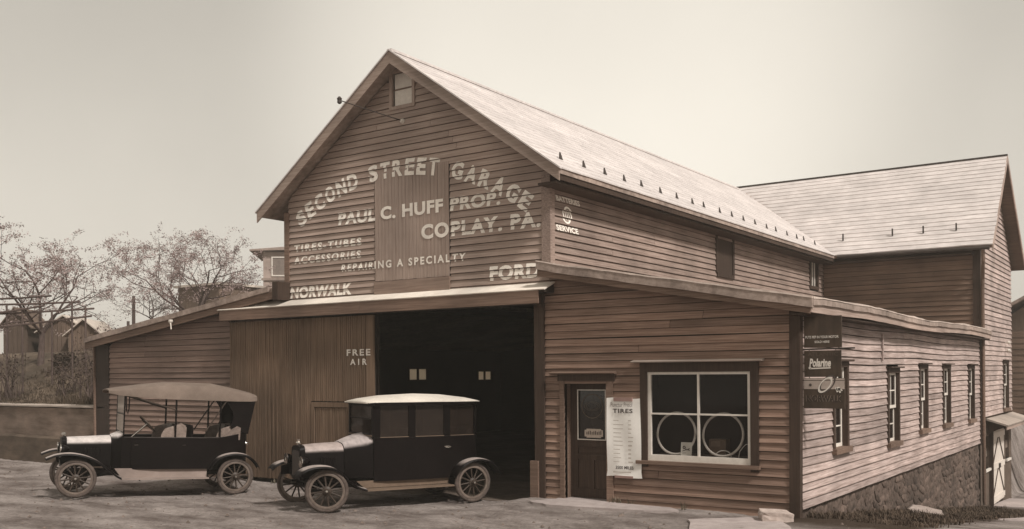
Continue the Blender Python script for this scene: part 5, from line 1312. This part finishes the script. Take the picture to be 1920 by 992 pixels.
# grape arbour: posts and rails
ab = thing('grape_arbor', 'weathered arbour of thin posts and long rails under the far left tree', 'arbor', (-25, 1.8, hz(-25, 1.8)))
A0, A1 = Vector((-26.6, .85)), Vector((-23.65, 2.85)); dr = (A1 - A0).normalized()
def apt(t, z, off=0): q = A0 + dr * t; return (q.x - dr.y * off, q.y + dr.x * off, z)
for t, top in ((.75, 4.55), (1.25, 4.45), (2.2, 4.35), (2.85, 4.62), (3.28, 4.5)):
    q = A0 + dr * t; MB().tube([(q.x, q.y, hz(q.x, q.y) - .3), (q.x + .01, q.y, top)], .03, 6).build('post', bark, ab)
for t0, t1, z0, z1, off in ((-.6, 3.55, 4.22, 4.40, .03), (-.6, 3.5, 3.72, 4.16, -.03), (.2, 3.1, 4.55, 4.62, .05), (-1.2, 2.0, 4.05, 4.5, -.06), (-.2, 2.0, 4.75, 4.85, .4)):
    MB().tube([apt(t0, z0, off), apt((t0 + t1) / 2, (z0 + z1) / 2 - .02, off), apt(t1, z1, off)], .034, 5).build('rail', bark, ab)

# sheds on the bank and far things
def gable_shed(name, lab, c, w_, d_, hw, hr, wallm, roofm, ang, planks_=True, window=None, group='sheds on the bank'):
    root = thing(name, lab, 'shed', c, group); ca, sa = math.cos(ang), math.sin(ang); C0 = Vector(c)
    def tf(u, n, v): return (C0.x + u * ca - (-n) * -sa * -1, C0.y + u * sa + (-n) * ca, C0.z + v) if False else (C0.x + u * ca + n * sa, C0.y + u * sa - n * ca, C0.z + v)
    m = MB(); m.prism([(-w_ / 2, -1), (w_ / 2, -1), (w_ / 2, hw), (0, hr), (-w_ / 2, hw)], -d_, 0, tf); wall_ = m.build('walls', wallm, root)
    nP = max(3, int(w_ / .17))
    for k in range(nP):
        a, b = -w_ / 2 + w_ * k / nP + .008, -w_ / 2 + w_ * (k + 1) / nP - .008
        ha = hr - (hr - hw) * abs(a) / (w_ / 2); hb = hr - (hr - hw) * abs(b) / (w_ / 2)
        MB().prism([(a, -.5), (b, -.5), (b, hb - .02), (a, ha - .02)], .0, .022, tf).build('plank', wallm, wall_)
    for s in (-1, 1):
        e = (s * (w_ / 2 + .18), hw - .18 * (hr - hw) / (w_ / 2)); nn_ = .05
        MB().prism([(0, hr + .0), e, (e[0], e[1] + nn_), (0, hr + nn_ + .01)], -d_ - .15, .18, tf).build('roof', roofm, root)
    if window:
        u, v, ww, hh = window; f_ = MB(); frame_boards(f_, tf, u - ww / 2, u + ww / 2, v - hh / 2, v + hh / 2, .06, .0, .05); f_ = f_.build('window', white, root)
        MB().box(u - ww / 2, u + ww / 2, .01, .025, v - hh / 2, v + hh / 2, tf).build('pane', glassD, f_)
    return root
VA = .72
gable_shed('plank_shed', 'small plank shed with a shallow gable just left of the garage wing', (-32.3, 7.8, 3.2), 1.25, 2.6, .82, 1.36, shedM, shedR, VA)
gable_shed('tall_shed', 'narrow dark steep gabled shed at the far left beyond the arbour', (-34.65, 6.2, 3.1), .95, 2.2, 1.35, 1.95, mat('shed_dark', (.05, .034, .026), (.1, .07, .052), scale=FZ), shedM, VA)
ls = gable_shed('long_shed', 'long low shed with a pale roof and white framed window behind the arbour', (-33.45, 7.6, 3.2), 1.9, 3.5, .95, 1.55, mat('shed_mid', (.08, .055, .04), (.15, .105, .08), scale=FZ), shedR, VA, window=(.35, .55, .22, .5))
po = MB().tube([(-39.54, 14.96, hz(-39.5, 15) - .3), (-39.5, 14.96, 6.35)], [.10, .08], 8).build('yard_pole', bark); tag(po, 'short weathered pole standing beyond the left wing roof', 'pole')
MB().tube([(-39.75, 14.8, 5.05), (-39.75, 14.8, 4.6)], .07, 6).build('box', bark, po)
# distant house half hidden by the gable
hs = thing('distant_house', 'pale two storey house with a small gable half hidden behind the garage gable', 'house', (-42.2, 27.8, 4.5))
HC = Vector((-41.0, 28.9)); ca, sa = math.cos(.72), math.sin(.72)
def hf(u, n, v): return (HC.x + u * ca + n * sa, HC.y + u * sa - n * ca, v)
hm = mat('house_wall', (.30, .23, .2), (.4, .32, .28), scale=(3, 3, 12)); hr_ = mat('house_roof', (.22, .165, .14), (.3, .235, .2))
MB().box(-3.1, 4.5, -5, 0, 3.5, 10.1, hf).build('walls', hm, hs)
MB().prism([(.4, 10.25), (-3.9, 10.1), (-3.9, 10.2), (-.2, 10.5), (2.0, 12.4), (4.9, 10.25)], -5.3, .35, hf).build('roof', hr_, hs)
MB().prism([(-1.0, 10.3), (.55, 11.25), (2.1, 10.3)], .0, .12, hf).build('gable', hr_, hs)
for k, (a, b) in enumerate(((-2.5, -1.7), (-1.6, -.9), (-.6, .1), (.3, 1.0))):
    o = MB(); frame_boards(o, hf, a, b, 8.6, 9.7, .08, 0, .06); o = o.build('window', white, hs); MB().box(a, b, .0, .02, 8.6, 9.7, hf).build('pane', mat('house_pane', (.2, .16, .14), (.26, .21, .18), rough=.2, bump=0), o)
MB().box(-3.2, 4.5, 0, .12, 8.25, 8.40, hf).build('band_board', hr_, hs)
for k in range(4): MB().box(-3.1, 1.5, 0, .04, 7.0 + k * .3, 7.24 + k * .3, hf).build('board', hm, hs)
# flat roofed outbuilding seen as a pale strip over the wing roof
ot = thing('outbuilding', 'low outbuilding whose flat pale roof shows just above the left wing roof', 'building', (-38.5, 19, 4.2))
MB().box(-40.2, -36.8, 18.2, 21, 3.6, 7.0).build('walls', shedM, ot); MB().box(-40.4, -36.6, 18.0, 21.2, 7.0, 7.12).build('roof', shedR, ot)

# neighbour building beyond the barn at the right
nb_ = thing('neighbour_house', 'dark boarded house beyond the barn at the right edge', 'house', (.6, 36, -2.2))
HN = tfF(34.0)
MB().box(-2.6, 7, -9, 0, -3.4, 4.0, HN).build('walls', shedM, nb_)
for k in range(22): MB().hexa([HN(-2.6, .0, -1.9 + k * .265), HN(7, .0, -1.9 + k * .265), HN(7, .035, -1.9 + k * .265), HN(-2.6, .035, -1.9 + k * .265), HN(-2.6, .0, -1.64 + k * .265), HN(7, .0, -1.64 + k * .265), HN(7, .012, -1.64 + k * .265), HN(-2.6, .012, -1.64 + k * .265)]).build('clapboard', clapB, nb_)
MB().prism([(-3.0, 4.35), (2.2, 7.2), (7.4, 4.35), (7.4, 4.2), (2.2, 7.05), (-3.0, 4.2)], -9.3, .4, HN).build('roof', felt, nb_)
MB().prism([(-2.6, 4.0), (7, 4.0), (2.2, 7.0)], -.05, .0, HN).build('gable', shedM, nb_)
for k in range(4): MB().box(-2.2, 2.0, .0, 1.6 - k * .35, -2.9 + k * .22, -2.9 + (k + 1) * .22, HN).build('step', walkM, nb_)
ch = thing('chimney', 'pale chimney pot showing past the right edge of the barn gable', 'chimney', (.45, 26, 0))
MB().lathe([(.16, -2), (.16, 4.62), (.22, 4.64), (.22, 4.72), (.15, 4.74), (.17, 5.0), (.2, 5.02), (.2, 5.1), (.0, 5.1)], (0, 0, 1), (.45, 26.0, 0), 10).build('stack', stoneM, ch)

# =================================================================== HAZE
hzm = bpy.data.materials.new('haze'); hzm.use_nodes = True; t = hzm.node_tree; t.nodes.clear()
pv = t.nodes.new('ShaderNodeVolumePrincipled'); pv.inputs['Color'].default_value = (.93, .88, .80, 1); pv.inputs['Density'].default_value = HAZE; pv.inputs['Anisotropy'].default_value = .2
mo = t.nodes.new('ShaderNodeOutputMaterial'); t.links.new(pv.outputs[0], mo.inputs['Volume'])
hb = MB().box(-262, 262, -62, 322, -12, 14).build('haze', hzm); hb['kind'] = 'stuff'; hb['label'] = 'thin pale haze in the air over the whole street'; hb['category'] = 'haze'
